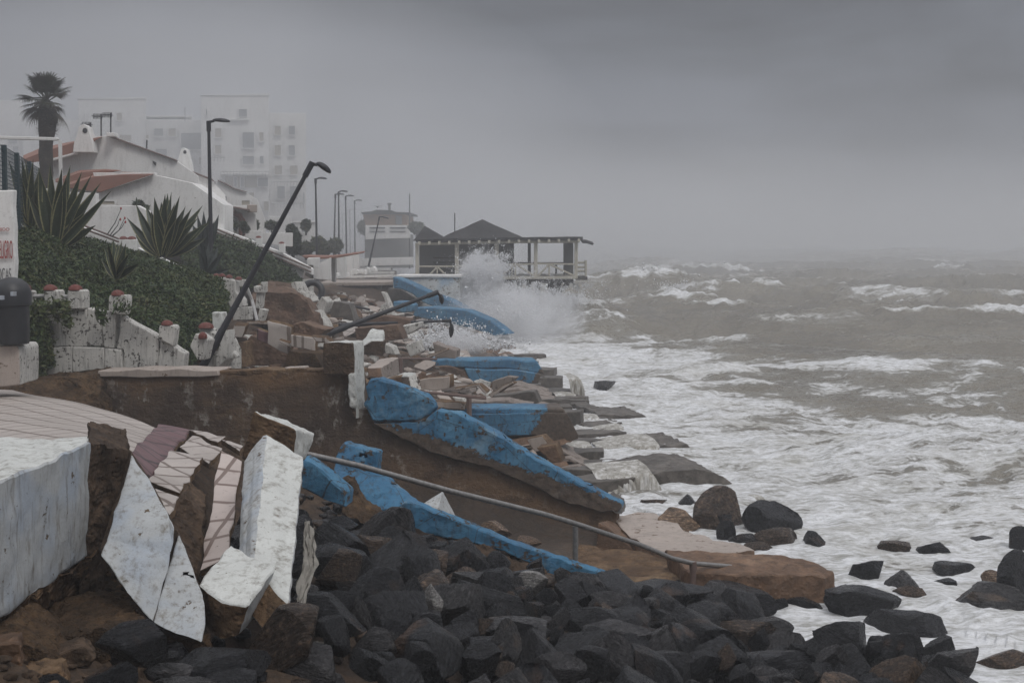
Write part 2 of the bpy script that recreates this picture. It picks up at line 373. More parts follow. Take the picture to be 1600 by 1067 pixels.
# ------------------------------------------------------------------ land
def shore(Y):
    return np.interp(Y, [0, 15, 21, 28, 38, 56, 75, 83, 100, 130, 300], [9, 8, 4.6, 2.2, 1.9, 1.3, .2, -.6, -2.5, -6, -20])
def rockz(X, Y):
    z = np.maximum(1.45 - .27*X - .06*(Y-14), -.05)
    return np.maximum(z, .42*(1-sm(16.8, 17.6, Y))*(1-sm(4.9, 5.6, np.asarray(X, float)-(16-np.asarray(Y, float))*-.25)))
def landz(X, Y):
    X = np.asarray(X, float); Y = np.asarray(Y, float)
    sh = shore(Y); d = sh - X
    mid = np.clip(-.25 + .30*d, -1.2, 2.75)                               # rubble slope between the sea and the old promenade
    near = rockz(X, Y) - .38 - .85*sm(2.0, 4.3, X)
    edge = np.where(Y < 18.5, -4.6 + (Y-15.5)*.05, -4.45 - (Y-18.5)*.85)
    core = 2.72
    k = 1 - sm(edge, edge + np.where(Y > 14, 1.6, .9), X)
    gap = np.where(X > -9, np.clip(.25 - .12*X, -.6, .9) - 1.2*sm(3.2, 5.0, X), 2.7)             # low ground between near rocks and the brown wall
    t = sm(18.6, 20.4, Y)
    lowz = near*(1-t) + gap*t
    z1 = lowz*(1-k) + core*k
    z1 = np.where((Y > 24.6) & (X > -7.5), np.minimum(z1, mid), z1)
    z1 = np.where((Y > 19) & (Y < 25.3), np.minimum(z1, .25 - .12*X + 3*(X < edge+.4)), z1)
    t2 = sm(24.2, 25.6, Y)
    z = z1*(1-t2) + np.minimum(mid, 2.75)*t2
    # beyond the collapse the promenade stands again
    t3 = sm(81, 84, Y); z = z*(1-t3) + np.where(d > 5.5, 2.9, np.clip(-1.2+.5*d, -1.2, 1.0))*t3
    # garden terraces on the left, behind the promenade
    up = sm(-9.0-(Y-30)*.06, -15-(Y-30)*.12, X)*sm(30, 46, Y)*2.3
    z = z + np.where(Y > 30, up, 0)
    z = z + fbm(X*.7, Y*.7, 3.3, 4)*.22 + (Y < 14)*fbm(X*2.2, Y*2.2, 4.4, 4, True)*.16 + fbm(X*3.1, Y*3.1, 1.3, 3)*.06
    # sea bed
    z = np.where(d < 0, np.minimum(z, -.45 + .1*d), z)
    return np.maximum(z, -4)
xs = np.concatenate([np.linspace(-160, -24, 30), np.linspace(-23.5, 12, 250), np.linspace(12.5, 60, 30)])
ys = np.concatenate([np.linspace(3, 8, 8), np.linspace(8.2, 60, 330), np.linspace(60.5, 320, 160)])
GX, GY = np.meshgrid(xs, ys); GZ = landz(GX, GY)
nx_, ny_ = len(xs), len(ys)
idx = np.arange(nx_*ny_).reshape(ny_, nx_)
quads = np.stack([idx[:-1, :-1], idx[:-1, 1:], idx[1:, 1:], idx[1:, :-1]], -1).reshape(-1, 4)
me = npmesh(np.stack([GX, GY, GZ], -1).reshape(-1, 3), quads)
me.polygons.foreach_set('use_smooth', [True]*len(me.polygons))
def mat_ground():
    m = MT('eroded_ground', .85)
    n1 = m.noise(.6, 5, .6); n2 = m.noise(6, 6, .7); n3 = m.noise(30, 4, .7)
    col = m.ramp(n1, [(.32, (.042, .029, .020)), (.5, (.078, .050, .032)), (.66, (.13, .085, .053))])
    col = m.mix(m.rng(n2, .42, .64, 0, .8), col, (.035, .027, .022))
    z = m.n('ShaderNodeSeparateXYZ'); m.L(m.P, z.inputs[0])
    wet = m.rng(m.math('ADD', z.outputs[2], m.math('MULTIPLY', n2, .5)), .7, 1.0, .4, .9)
    col = m.mix(m.rng(z.outputs[2], .2, 1.2, .35, 0), col, (.06, .055, .05))
    return m.done(col, wet, m.bump(n3, .4, .015, m.bump(n2, 1.0, .09)))
link('ground', me, [mat_ground()], kind='structure', recentre=False)

# ------------------------------------------------------------------ sea
cols = np.concatenate([np.linspace(-1000, 380, 70), np.arange(384, 1720, 2.3), np.linspace(1730, 2900, 60)])
rows = 1/np.concatenate([np.linspace(1/9.0, 1/13.0, 8)[:-1], np.linspace(1/13.0, 1/26., 90)[:-1], np.linspace(1/26., 1/2600, 660)])
TX = (cols-CX)/F
SX = rows[:, None]*TX[None, :]; SY = np.repeat(rows[:, None], len(cols), 1)
sd = SX - shore(SY)                                          # distance out from the shore
damp = .25 + .75*sm(0, 12, sd); far = .50 + 1.15*sm(40, 130, SY) + 1.6*sm(170, 380, SY)
def wave(dx, dy, lam, A, ph, sharp=1.6, g=0.0):
    L = math.hypot(dx, dy); k = 2*math.pi/lam
    wob = fbm(SX*.35/lam, SY*.35/lam, ph, 3)*5.0
    c = .5+.5*np.cos(k*(SX*dx+SY*dy)/L + ph + wob)
    return A*(c**sharp*2 - .9)
grp = .55+.9*np.clip(fbm(SX/60, SY/38, 5.5, 2)+.5, 0, 1)
H = (wave(.28, 1, 30, .68, 0)*grp + wave(-.15, 1, 17, .24, 2)*grp + wave(.5, 1, 8.5, .10, 4)) * far*damp
H += fbm(SX*.45, SY*.55, 1.1, 4, True)*.30*(1+1.2*sm(60, 150, SY))*(.5+.5*damp) + fbm(SX*1.7, SY*2.1, 2.2, 3)*.05 + fbm(SX*5, SY*6, 4.2, 2)*.018
foamX = np.zeros_like(H)
# breaking crests: picture x, y of the crest, distance, half width (m) across, (m) along, foam
for (px, py, Y, wx, wy, fo) in [(1490, 407, 205, 5, 10, 1.0), (1440, 426, 190, 20, 14, .0), (1130, 409, 185, 11, 8, .75), (1060, 416, 165, 9, 7, .5), (1010, 425, 128, 5, 5, .8), (1190, 427, 140, 4, 4, .6),
                                (1065, 453, 96, 4.2, 3.2, .85), (1125, 465, 92, 3.4, 2.4, .6), (1500, 448, 104, 9, 7, .0), (1380, 468, 88, 7, 5, .0), (1580, 476, 84, 5, 2.4, .8), (1440, 490, 84, 4, 1.6, .65),
                                (1010, 578, 52, 2.6, 1.6, .75), (1110, 562, 55, 3.0, 1.6, .75), (1180, 578, 52, 1.8, 1.2, .8), (1340, 556, 56, 6, 3, .35), (1230, 510, 70, 7, 3, .0),
                                (905, 458, 88, 3, 2.2, .7), (935, 474, 82, 3, 2, .6), (1010, 655, 41, 2.6, 1.0, .7), (1130, 706, 34.5, 2.2, 1.0, .6), (1230, 806, 27, 1.6, .7, .7), (1330, 797, 28, 2.0, .7, .5),
                                (1300, 417, 215, 26, 12, .15), (1560, 406, 270, 30, 12, .5), (1260, 400, 300, 40, 12, .3), (1380, 394, 370, 50, 14, .4), (960, 402, 230, 16, 8, .4), (1250, 440, 150, 16, 8, .1), (1150, 482, 92, 9, 4, 0.1), (1480, 518, 68, 8, 3, 0.3), (1250, 470, 100, 8, 5, .35), (1100, 440, 120, 9, 5, .55), (1350, 440, 150, 14, 8, .45), (1560, 430, 160, 12, 6, .5)]:
    p = at(px, py, Y)
    ax = (SX-p.x)/wx; ay = (SY-Y)/wy
    ayy = np.where(ay > 0, ay*.7, ay*1.35)                    # steeper on the near side
    gss = np.exp(-np.abs(ax)**1.5 - np.abs(ayy + .25*fbm(SX/wx, SY/wx, px*.1, 2))**1.35*1.25)
    lift = max(p.z - .25, .15)
    wob = 1 + .35*fbm(SX*.9, SY*.9, 8.1, 3)
    H = H*(1-.6*gss) + lift*gss*wob
    foamX = np.maximum(foamX, fo*sm(.36, .80, gss*(1+.45*fbm(SX*.5, SY*.8, 5.8, 4)))*1.1)
H = H*(1 - .5*(sd < 0))
crest = sm(.50, 1.0, H/(far*damp+.05))
D = np.maximum(1.04 - sd/ np.interp(SY, [20, 40, 60, 90, 150], [16, 15, 12.5, 8, 6]), 0)
D = np.maximum(D, .68*(1-sm(42, 62, SY + fbm(SX*.12, SY*.1, 7, 3)*14)))
D = D + .50*fbm(SX*.13, SY*.24, 9.9, 4) + .55*crest*(SY < 400)*sm(-.1, .5, fbm(SX*.09, SY*.09, 2.7, 2)) + .3*fbm(SX*.7, SY*.9, 3.9, 3)
D = np.maximum(D, foamX + .25*fbm(SX*.6, SY*.8, 6.9, 4)*(foamX > .05)); D = np.clip(D, 0, .80 + .22*fbm(SX*.33, SY*.5, 15.2, 4) + .1*(sd < 2))
H = H + .10*np.clip(D-.5, 0, 1)*fbm(SX*1.3, SY*1.6, 12.1, 5, True)*(SY < 130)
n0, n1_ = SX.shape; idx = np.arange(n0*n1_).reshape(n0, n1_)
quads = np.stack([idx[:-1, :-1], idx[:-1, 1:], idx[1:, 1:], idx[1:, :-1]], -1).reshape(-1, 4)
me = npmesh(np.stack([SX, SY, H], -1).reshape(-1, 3), quads)
me.polygons.foreach_set('use_smooth', [True]*len(me.polygons))
at_ = me.attributes.new('foam', 'FLOAT', 'POINT'); at_.data.foreach_set('value', D.ravel().astype(np.float32))
def mat_sea():
    m = MT('silty_sea', .3, .5)
    a = m.n('ShaderNodeAttribute', attribute_name='foam'); D_ = a.outputs['Fac']
    v = m.vec((.5, 1.2, 1))
    n1 = m.noise(.55, 8, .62, v=v, dist=1.3); n2 = m.noise(1.7, 8, .66, v=m.vec((.45, 1.3, 1), loc=(3, 7, 0)), dist=1.6)
    ridge = m.math('SUBTRACT', 1.0, m.math('MULTIPLY', m.math('ABSOLUTE', m.math('SUBTRACT', n2, .5)), 7.0))
    dn = m.n('ShaderNodeTexNoise'); m.L(m.P, dn.inputs['Vector']); dn.inputs['Scale'].default_value = 1.1; dn.inputs['Detail'].default_value = 5
    sc_ = m.n('ShaderNodeVectorMath', operation='SCALE'); m.L(dn.outputs[1], sc_.inputs[0]); sc_.inputs['Scale'].default_value = 1.3
    ad_ = m.n('ShaderNodeVectorMath', operation='ADD'); m.L(m.vec((.5, 1.15, 1)), ad_.inputs[0]); m.L(sc_.outputs[0], ad_.inputs[1])
    lace = m.math('MAXIMUM', m.rng(m.vor(1.5, 'DISTANCE_TO_EDGE', v=ad_.outputs[0]), 0, .16, 1, 0), m.math('MULTIPLY', m.rng(m.vor(4.6, 'DISTANCE_TO_EDGE', v=ad_.outputs[0]), 0, .2, 1, 0), .7))
    pat = m.math('ADD', m.math('ADD', m.math('MULTIPLY', n1, .80), m.math('MULTIPLY', ridge, .06)), m.math('ADD', m.math('MULTIPLY', lace, .10), m.math('MULTIPLY', m.noise(6, 6, .75, v=v), .16)))
    thr = m.rng(D_, 0, 1, .84, .30)
    dif = m.math('SUBTRACT', pat, thr)
    f = m.rng(dif, -.02, .05)
    soft = m.rng(dif, -.14, .04, 0, .30)
    f2 = m.math('MAXIMUM', f, soft)
    fine = m.noise(9, 6, .7, v=v)
    fcol = m.mix(m.rng(m.math('ADD', m.math('MULTIPLY', fine, .55), m.math('MULTIPLY', n2, .45)), .38, .56), (.33, .325, .30), (.82, .83, .85))
    fcol = m.mix(m.rng(m.noise(.35, 3, .5), .5, .7, 0, .4), fcol, (.43, .41, .35))
    fcol = m.mix(m.rng(dif, .02, .16, .62, 0), fcol, (.33, .315, .275))
    wcol = m.mix(m.rng(m.noise(.12, 4, .6), .35, .65), (.140, .123, .094), (.222, .197, .152))
    h = m.math('ADD', m.math('MULTIPLY', m.noise(2.6, 6, .65, v=m.vec((.7, 1.2, 1))), 1.0), m.math('MULTIPLY', f, .25))
    return m.done(m.mix(f2, wcol, fcol), m.rng(f2, 0, 1, .22, .85), m.bump(fine, .5, .05, m.bump(h, .7, .32)))
link('sea', me, [mat_sea()], kind='structure', recentre=False)

# ------------------------------------------------------------------ rocks
def rock_mesh(seed, sub=4, flat=1.0):
    r = np.random.default_rng(seed)
    bm = bmesh.new(); bmesh.ops.create_icosphere(bm, subdivisions=sub, radius=1)
    co = np.array([v.co[:] for v in bm.verts])
    co *= np.array([1.3, 1.0, .78])
    for _ in range(r.integers(9, 14)):
        n = r.normal(size=3); n /= np.linalg.norm(n); d = r.uniform(.36, .78)
        s = co @ n - d; k = s > 0
        co[k] -= np.outer(s[k]*.97, n)
    # layered slate edges
    co += .028*np.stack([fbm(co[:, 0]*2+seed, co[:, 1]*2, co[:, 2]*9, 3), fbm(co[:, 0]*2-seed, co[:, 1]*2, co[:, 2]*9+7, 3), fbm(co[:, 0]*3, co[:, 1]*3+seed, co[:, 2]*3, 3)], -1)
    co += .035*fbm(co[:, 0]*2.4+seed, co[:, 1]*2.4, co[:, 2]*2.4, 4, True)[:, None]*co
    for _ in range(5):
        n = r.normal(size=3); n /= np.linalg.norm(n); s = co @ n - r.uniform(.5, .8); k = s > 0; co[k] -= np.outer(s[k]*.9, n)
    for v, c in zip(bm.verts, co): v.co = c
    return finish(bm, 12)
RM = [rock_mesh(100+i) for i in range(16)]
RMS = [rock_mesh(300+i, 3) for i in range(10)]
_meshmat = {}
def rmesh(i, mat, small=False):
    key = (i, mat.name, small)
    if key not in _meshmat:
        me = (RMS[i % len(RMS)] if small else RM[i % len(RM)]).copy(); me.materials.append(mat); _meshmat[key] = me
    return _meshmat[key]
def rock_obj(p, sx, sy, sz, mat, name, label, cat='rock', group=None, rz=None, tilt=.35, small=False, seed=None):
    i = random.randrange(100) if seed is None else seed
    o = bpy.data.objects.new(name, rmesh(i, mat, small)); COL.objects.link(o)
    o.location = p; o.scale = (sx, sy, sz)
    o.rotation_euler = (random.uniform(-tilt, tilt), random.uniform(-tilt, tilt), random.uniform(0, 6.28) if rz is None else rz)
    return tag(o, label, cat, group)
def on_pile(px, py, f=None):
    d = ray(px, py); t = 6.0
    while t < 60:
        p = Vector((0, 0, CAMZ)) + d*t
        if p.z < (float(rockz(p.x, p.y)) if f is None else f(p.x, p.y)): return p
        t += .04
    return Vector((0, 0, CAMZ)) + d*t
# the rocks that stand out: x0, y0, x1, y1 in the picture, material, label, (distance)
HERO = [
 (20,1050,130,1100,ROCK,'black rock at the bottom edge below the ochre soil, farthest left',9.3),
 (120,1040,225,1090,ROCK,'black rock at the bottom edge left of the big black boulder',9.4),
 (215,1050,330,1100,ROCK_G,'dark grey rock at the bottom edge under the big black boulder',9.5),
 (318,1052,430,1095,ROCK,'black flat rock at the bottom edge under the short white block',9.8),
 (170,965,275,1050,ROCK,'big black boulder under the pointed tips of the broken white slabs',9.75),
 (275,1000,420,1067,ROCK,'long black rock just below the brown-fronted white slab',10.3),
 (900,965,1030,1025,ROCK_G,'ridged grey slate boulder below the blue stair cheek end',None),
 (740,970,875,1015,ROCK_G,'flat grey-brown slab of rock among black riprap',None),
 (700,885,810,950,ROCK_G,'broad flat-topped dark rock under the long blue cheek',None),
 (800,893,855,930,ROCK_W,'pale grey rounded stone wedged in the black riprap',None),
 (650,910,700,965,ROCK_W,'pale grey stone below the rusty rock in the pile',None),
 (545,890,650,980,ROCK,'long black rock with a wet gleaming back',None),
 (500,860,565,930,ROCK_B,'ochre stained stone between black rocks near the grey cloth',None),
 (485,845,600,925,ROCK,'rounded dark boulder beside the long white pillar',None),
 (700,1000,780,1067,ROCK,'upright black boulder at the bottom edge of the pile',None),
 (1345,958,1515,1035,ROCK,'large smooth black boulder at the water, nearest the right corner',None),
 (1260,965,1375,1045,ROCK,'tall black boulder left of the large smooth one',None),
 (1365,985,1448,1050,ROCK,'black boulder leaning against the large smooth boulder',None),
 (1150,958,1260,1010,ROCK_G,'wide flat-topped slate rock in the right of the pile',None),
 (1440,1005,1530,1067,ROCK_G,'grey boulder at the bottom right of the pile',None),
 (1515,1018,1600,1075,ROCK_B,'brown triangular boulder in the bottom right corner',None),
 (1100,940,1170,990,ROCK,'knobbly black boulder above the flat slate',None),
 (960,905,1130,950,ROCK,'long dark slab of rock below the handrail end',None),
 (885,1010,960,1067,ROCK,'narrow standing black rock in the bottom row',None),
 (1000,1010,1080,1067,ROCK,'jagged black rock standing at the bottom edge',None),
 (1120,1020,1290,1055,ROCK,'long thin layered slate lying near the bottom',None),
 (560,985,640,1030,ROCK_G,'small grey block above the torn white cloth',None),
 (630,960,705,1020,ROCK,'black square-cut boulder in the middle of the pile',None),
 (440,930,560,1000,ROCK,'dark brown-black boulder under the pillar foot',None),
 (590,800,660,850,ROCK,'wet black rock just below the upper blue cheek',None),
 (485,805,560,850,ROCK,'black rock with a white scrape beside the grey cloth',None),
 (540,840,640,880,ROCK_B,'brown flaky stone below the blue cheek joint',None),
 (855,905,925,955,ROCK,'dark boulder below the middle of the lower blue cheek',None),
 (1080,915,1230,955,ROCK,'low dark rock at the foot of the brown concrete block',None),
 (820,1010,900,1067,ROCK_G,'mossy grey boulder at the bottom edge',None),
 (640,855,720,905,ROCK_B,'earthy dark rock tucked under the lower cheek',None),
 (930,925,1000,965,ROCK_G,'mid grey boulder right of the blue tip',None),
 (1030,950,1105,1010,ROCK,'black boulder with a sharp crest in mid right pile',None),
]
for i, (x0, y0, x1, y1, mt, lab, Y) in enumerate(HERO):
    cx, cy = (x0+x1)/2, (y0+y1)/2
    p = at(cx, cy, Y) if Y else on_pile(cx, cy)
    s = p.y/F; wd = (x1-x0)/2*s; ht = (y1-y0)/2*s
    rock_obj(p, wd*1.12, max(wd, ht)*1.0, ht*1.4, mt, 'rock', lab, rz=random.uniform(-.5, .5)+random.choice([0, math.pi]), tilt=.22, seed=i*3+1)
# rocks standing in the water on the right
WATER_ROCKS = [
 (1080,762,1170,835,ROCK_B,'big brown-black boulder with wet top behind the foaming rock'),
 (1148,766,1234,842,ROCK,'dark boulder with a thin waterfall running down it'),
 (1188,828,1262,860,ROCK_B,'low brown boulder at the edge of the foam'),
 (1248,830,1293,862,ROCK,'small black boulder touching the low brown one'),
 (1372,848,1432,864,ROCK_B,'small flat brown rock awash in foam'),
 (1437,842,1492,870,ROCK,'pointed black rock with white spray on it'),
 (1524,838,1578,854,ROCK,'flat black rock near the right edge in the foam'),
 (1574,824,1615,870,ROCK,'black boulder cut by the right edge of the picture'),
 (1318,873,1384,912,ROCK,'dark pyramid-shaped rock in the foam'),
 (1370,896,1456,932,ROCK_G,'grey double-humped rock in shallow water'),
 (1455,880,1535,901,ROCK,'long low black rock ahead of the big right cluster'),
 (1453,903,1507,921,ROCK,'small oval black rock in shallow water'),
 (1470,915,1610,958,ROCK_G,'broad grey rock at the right edge of the water'),
 (1283,910,1425,965,ROCK,'very wide dark rock in the shallows below the concrete block'),
 (1238,936,1292,958,ROCK,'little black rock left of the very wide one'),
 (1408,918,1458,944,ROCK_B,'brownish stone beside the double-humped rock'),
 (1555,862,1625,945,ROCK,'tall black boulder at the right edge'),
 (1528,884,1568,918,ROCK_O,'orange-brown stone beside the tall boulder'),
 (1120,815,1152,852,ROCK,'thin dark rock sloping beside the wet apron'),
 (1018,795,1100,838,ROCK_O,'crumbling sandy boulder on the wet apron'),
 (1096,800,1150,838,ROCK,'dark block wedged left of the rock with the waterfall'),
 (1140,828,1200,858,ROCK_G,'flat wet rock in front of the rock with the waterfall'),
 (1060,836,1120,862,ROCK_O,'broken sandy stone at the seaward edge of the apron'),
 (1165,850,1215,868,ROCK_B,'brown flat stone touching the concrete block'),
 (990,778,1040,798,ROCK_B,'brown wet stone at the foot of the broadest slab'),
 (1050,775,1100,800,ROCK,'black stone at the foot of the broadest slab'),
 (1195,935,1235,960,ROCK,'dark rounded stone at the foot of the brown block'),
]
for i, (x0, y0, x1, y1, mt, lab) in enumerate(WATER_ROCKS):
    p = onz((x0+x1)/2, y1-2, 0.0); s = p.y/F
    wd = (x1-x0)/2*s; ht = (y1-y0)*s
    rock_obj(p + Vector((0, wd*.3, ht*.28)), wd*1.2, wd*.95, ht*.92, mt, 'boulder', lab, 'boulder', rz=random.uniform(-.4, .4), tilt=.12, seed=i*5+2)
# the rest of the riprap
taken = [(onp.x, onp.y) for onp in [on_pile((h[0]+h[2])/2, (h[1]+h[3])/2) for h in HERO]]
ZONES = [((-3.2, 9.6), (-1.0, 17), 'left part of the pile below the white pillar'), ((-1.0, 9.6), (2.2, 18), 'middle of the pile below the blue stair cheeks'), ((2.2, 12), (8, 19.5), 'right part of the pile towards the water')]
cnt = 0; tries = 0
while cnt < 245 and tries < 9000:
    tries += 1
    Y = random.uniform(10.6, 19.6); X = random.uniform(-2.9, 7.2)
    px = CX + F*X/Y
    if px > 1650: continue
    if X > 3.0 and Y > 17.5: continue
    if X > 5.3 - (16-Y)*.1: continue
    if Y > 16.3 and X < -.3 + (Y-16.3)*.9 and Y > 17.6+X*.25: continue
    if Y < 12.2 and X < -2.0: continue
    r = random.uniform(.22, .48) if cnt < 150 else random.uniform(.12, .24)
    if any((X-a)**2 + (Y-b)**2 < (.32 if cnt < 150 else .2)**2 for a, b in taken): continue
    taken.append((X, Y)); cnt += 1
    z = float(rockz(X, Y)) - .12 + random.uniform(-.06, .05) + (.12 if cnt > 150 else 0)
    u = random.random(); mt = ROCK if u < .66 else (ROCK_G if u < .92 else ROCK_B)
    zone = 'left' if X < -1 else ('middle' if X < 2.2 else 'right')
    zl = {'left': 'left part of the pile, near the white pillar', 'middle': 'middle of the pile, below the blue cheeks', 'right': 'right part of the pile, towards the sea'}[zone]
    cl = {'dark_slate': 'wet black slate rock', 'grey_slate': 'grey slate rock', 'brown_stone': 'brownish rock'}[mt.name]
    sz = 'larger' if r > .26 else 'smaller'
    rock_obj(Vector((X, Y, z)), r*random.uniform(.95, 1.35), r*random.uniform(.85, 1.2), r*random.uniform(.65, 1.0), mt, 'rock', f'{sz} {cl} in the {zl}', group=f'{sz} {cl}s, {zone} riprap', tilt=1.1)
def small_stuff(name, f, N, mats, r0, r1, kind='stuff'):
    V = []; Q = []; MI = []; base = 0
    tm = []
    for s in range(5):
        bm = bmesh.new(); bmesh.ops.create_icosphere(bm, subdivisions=2, radius=1); c = np.array([v.co[:] for v in bm.verts]); fc = np.array([[v.index for v in q.verts] for q in bm.faces]); bm.free()
        r = np.random.default_rng(900+s)
        for _ in range(9):
            n = r.normal(size=3); n /= np.linalg.norm(n); k = c@n - r.uniform(.4, .8); c[k > 0] -= np.outer(k[k > 0], n)
        tm.append((c, fc))
    for _ in range(N):
        p = f()
        if p is None: continue
        c, fc = tm[random.randrange(5)]; R = Matrix.Rotation(random.uniform(0, 6.3), 3, 'Z') @ Matrix.Rotation(random.uniform(0, 6.3), 3, 'X')
        s = random.uniform(r0, r1)*np.array([random.uniform(.7, 1.5), random.uniform(.7, 1.4), random.uniform(.4, .9)])
        V.append((c@np.array(R))*s + np.array(p)); Q.append(fc+base); MI.append(np.full(len(fc), random.randrange(len(mats)))); base += len(c)
    me = npmesh(np.concatenate(V), np.concatenate(Q)); me.polygons.foreach_set('material_index', np.concatenate(MI).astype(np.int32))
    return link(name, me, mats, kind=kind, recentre=False)
def f1():
    Y = random.uniform(10, 20); X = random.uniform(-3.1, 6); return (X, Y, float(rockz(X, Y))-.22)
small_stuff('loose_stones', f1, 900, [ROCK, ROCK, ROCK_G, ROCK_B], .05, .15)
def f2():
    Y = random.uniform(25.8, 78); X = float(shore(Y)) - random.uniform(.8, 9.5)
    return (X, Y, float(landz(X, Y)) + .02)
small_stuff('rubble', f2, 1500, [CORE, SOIL_R, GREYB, CONC, PINK, W_OLD], .06, .30)
def f3():
    Y = random.uniform(8.5, 13); X = random.uniform(-5, -2.6)
    return (X, Y, float(landz(X, Y)))
small_stuff('soil_clods', f3, 1300, [CORE_D, CORE, CORE_D, CORE_D], .012, .06)
print('land, sea, rocks ok')
# ------------------------------------------------------------------ foreground: broken promenade and its parapet
# paving of the promenade, sagging to the broken edge
def paving():
    far = [(-700,600,25), (-200,602,24), (20,607,23.3), (130,632,21.6), (200,650,20.2), (262,664,19.0)]
    nea = [(-700,900,11.2), (-200,800,12.2), (20,720,13.6), (100,700,13.9), (150,695,14.0), (205,706,14.0)]
    A = pts(far); B = pts(nea); n = 30; bm = bmesh.new(); G = []
    def interp(P, t):
        k = t*(len(P)-1); i = min(int(k), len(P)-2); return P[i].lerp(P[i+1], k-i)
    for i in range(n+1):
        row = []
        for j in range(n+1):
            p = interp(A, j/n).lerp(interp(B, j/n), i/n); p = p + Vector((0, 0, mnoise.noise(p*.5)*.06 - .10*(j/n)**6)); row.append(bm.verts.new(p))
        G.append(row)
    low = [[bm.verts.new(v.co - Vector((0, 0, .09))) for v in row] for row in G]
    for i in range(n):
        for j in range(n):
            f = bm.faces.new((G[i][j], G[i+1][j], G[i+1][j+1], G[i][j+1])); f.material_index = 1 if j == n-1 or j == n-2 and False else 0
            bm.faces.new((low[i][j], low[i][j+1], low[i+1][j+1], low[i+1][j])).material_index = 2
    for i in range(n):
        bm.faces.new((G[i][n], G[i+1][n], low[i+1][n], low[i][n])).material_index = 2
        bm.faces.new((G[n][i], G[n][i+1], low[n][i+1], low[n][i])).material_index = 2
        bm.faces.new((G[0][i+1], G[0][i], low[0][i], low[0][i+1])).material_index = 2
    bmesh.ops.recalc_face_normals(bm, faces=bm.faces[:])
    return finish(bm, 30)
link('promenade_paving', paving(), [TILE, TILE_M, CORE], kind='structure')
block('paving_slab', [TILE_M, CORE], [(246,662,18.7),(298,671,18.4),(236,747,13.6),(203,706,13.9)], vec=(0,.02,-.07), sm=1, size=.15, amp=.004, label='sagging strip of maroon paving at the broken edge of the cream tiles', cat='paving slab')
TS = [([(266,703,15.4),(317,714,15.1),(281,770,13.2),(231,750,13.3)], 'cream tile slab tipped over the edge right of the maroon strip'),
      ([(281,697,16.4),(301,680,17.2),(347,700,16.4),(326,724,15.4)], 'jagged cream tile slab lying across the top of two others'),
      ([(294,671,18.2),(353,681,17.7),(340,691,17.2)], 'thin sliver of cream paving beyond the maroon strip'),
      ([(345,686,17.3),(380,696,17.0),(374,704,16.7)], 'small sliver of paving next to the upright brown block'),
      ([(237,761,13.0),(280,776,12.8),(264,803,12.1)], 'small triangular tile slab hanging below the tipped one'),
      ([(346,703,14.6),(378,720,14.4),(356,870,12.3),(313,890,12.2)], 'long cream paving plank sliding down beside the white pillar')]
for P, lab in TS:
    block('paving_slab', [TILE_P if 'plank' in lab else TILE, CORE], P, vec=(0,.03,-.075), sm=1, size=.12, amp=.006, bevel=.006, label=lab, cat='paving slab', group='broken paving slabs at the promenade edge')
# parapet wall of the promenade, broken in pieces
t = empty('parapet_block', at(60, 900, 11), 'large white painted parapet block, leftmost and nearest, with a rough top', 'concrete block')
block('painted_block', [W_WHITE_SHADED, W_WHITE2], [(-260,890,8.0),(0,752,9.95),(140,689,11.5),(134,872,11.5),(0,966,9.95),(-260,1160,8.0)], back=[(-260,720,11.2),(0,683,12.1),(142,683,12.3),(138,858,12.3),(0,930,12.1),(-260,1050,11.2)], sm=[1,1,0,0,0,0], size=.09, amp=.014, bevel=.02, parent=t)
block('broken_core', [CORE], [(-260,1160,8.05),(0,966,10.0),(134,872,11.55),(128,905,11.7),(60,962,11.0),(0,1010,10.3),(-260,1230,8.2)], vec=(.1,1.6,0), size=.06, amp=.05, bevel=0, parent=t)
block('earth_core', [CORE_D], [(139,690,11.55),(199,704,12.1),(206,760,12.2),(188,810,12.1),(162,872,12.0),(160,960,12.0),(120,985,11.8),(128,880,11.6)], vec=(-.4,1.4,0), size=.06, amp=.03, bevel=.0, label='dark brown earth filling of the parapet between the two largest white pieces', cat='broken wall core')
block('wall_slab', [W_WHITE_SHADED, CORE_D], [(206,711,11.9),(230,745,11.7),(273,824,11.1),(262,890,10.9),(239,972,10.6),(198,925,10.7),(158,868,10.9),(168,840,11.1),(188,775,11.5)], vec=(-.10,.32,.0), sm=1, size=.07, amp=.010, bevel=.008, jag=.004, label='tall pointed white wall slab leaning right of the biggest block', cat='wall slab')
block('wall_slab', [W_WHITE_SHADED, CORE_D], [(280,836,11.3),(303,890,11.0),(321,945,10.7),(317,1003,10.4),(276,990,10.45),(240,973,10.55),(262,890,10.95)], vec=(-.09,.3,.0), sm=1, size=.07, amp=.010, bevel=.008, jag=.004, label='narrow pointed white slab behind the big black boulder, thinner than its neighbour', cat='wall slab')
block('earth_core', [CORE_D], [(268,790,12.9),(290,776,13.0),(318,800,13.1),(320,940,12.2),(300,920,12.0),(272,840,12.3)], vec=(-.2,1.0,0), size=.06, amp=.03, bevel=0, label='dark earth core between the pointed slabs and the paving plank', cat='broken wall core')
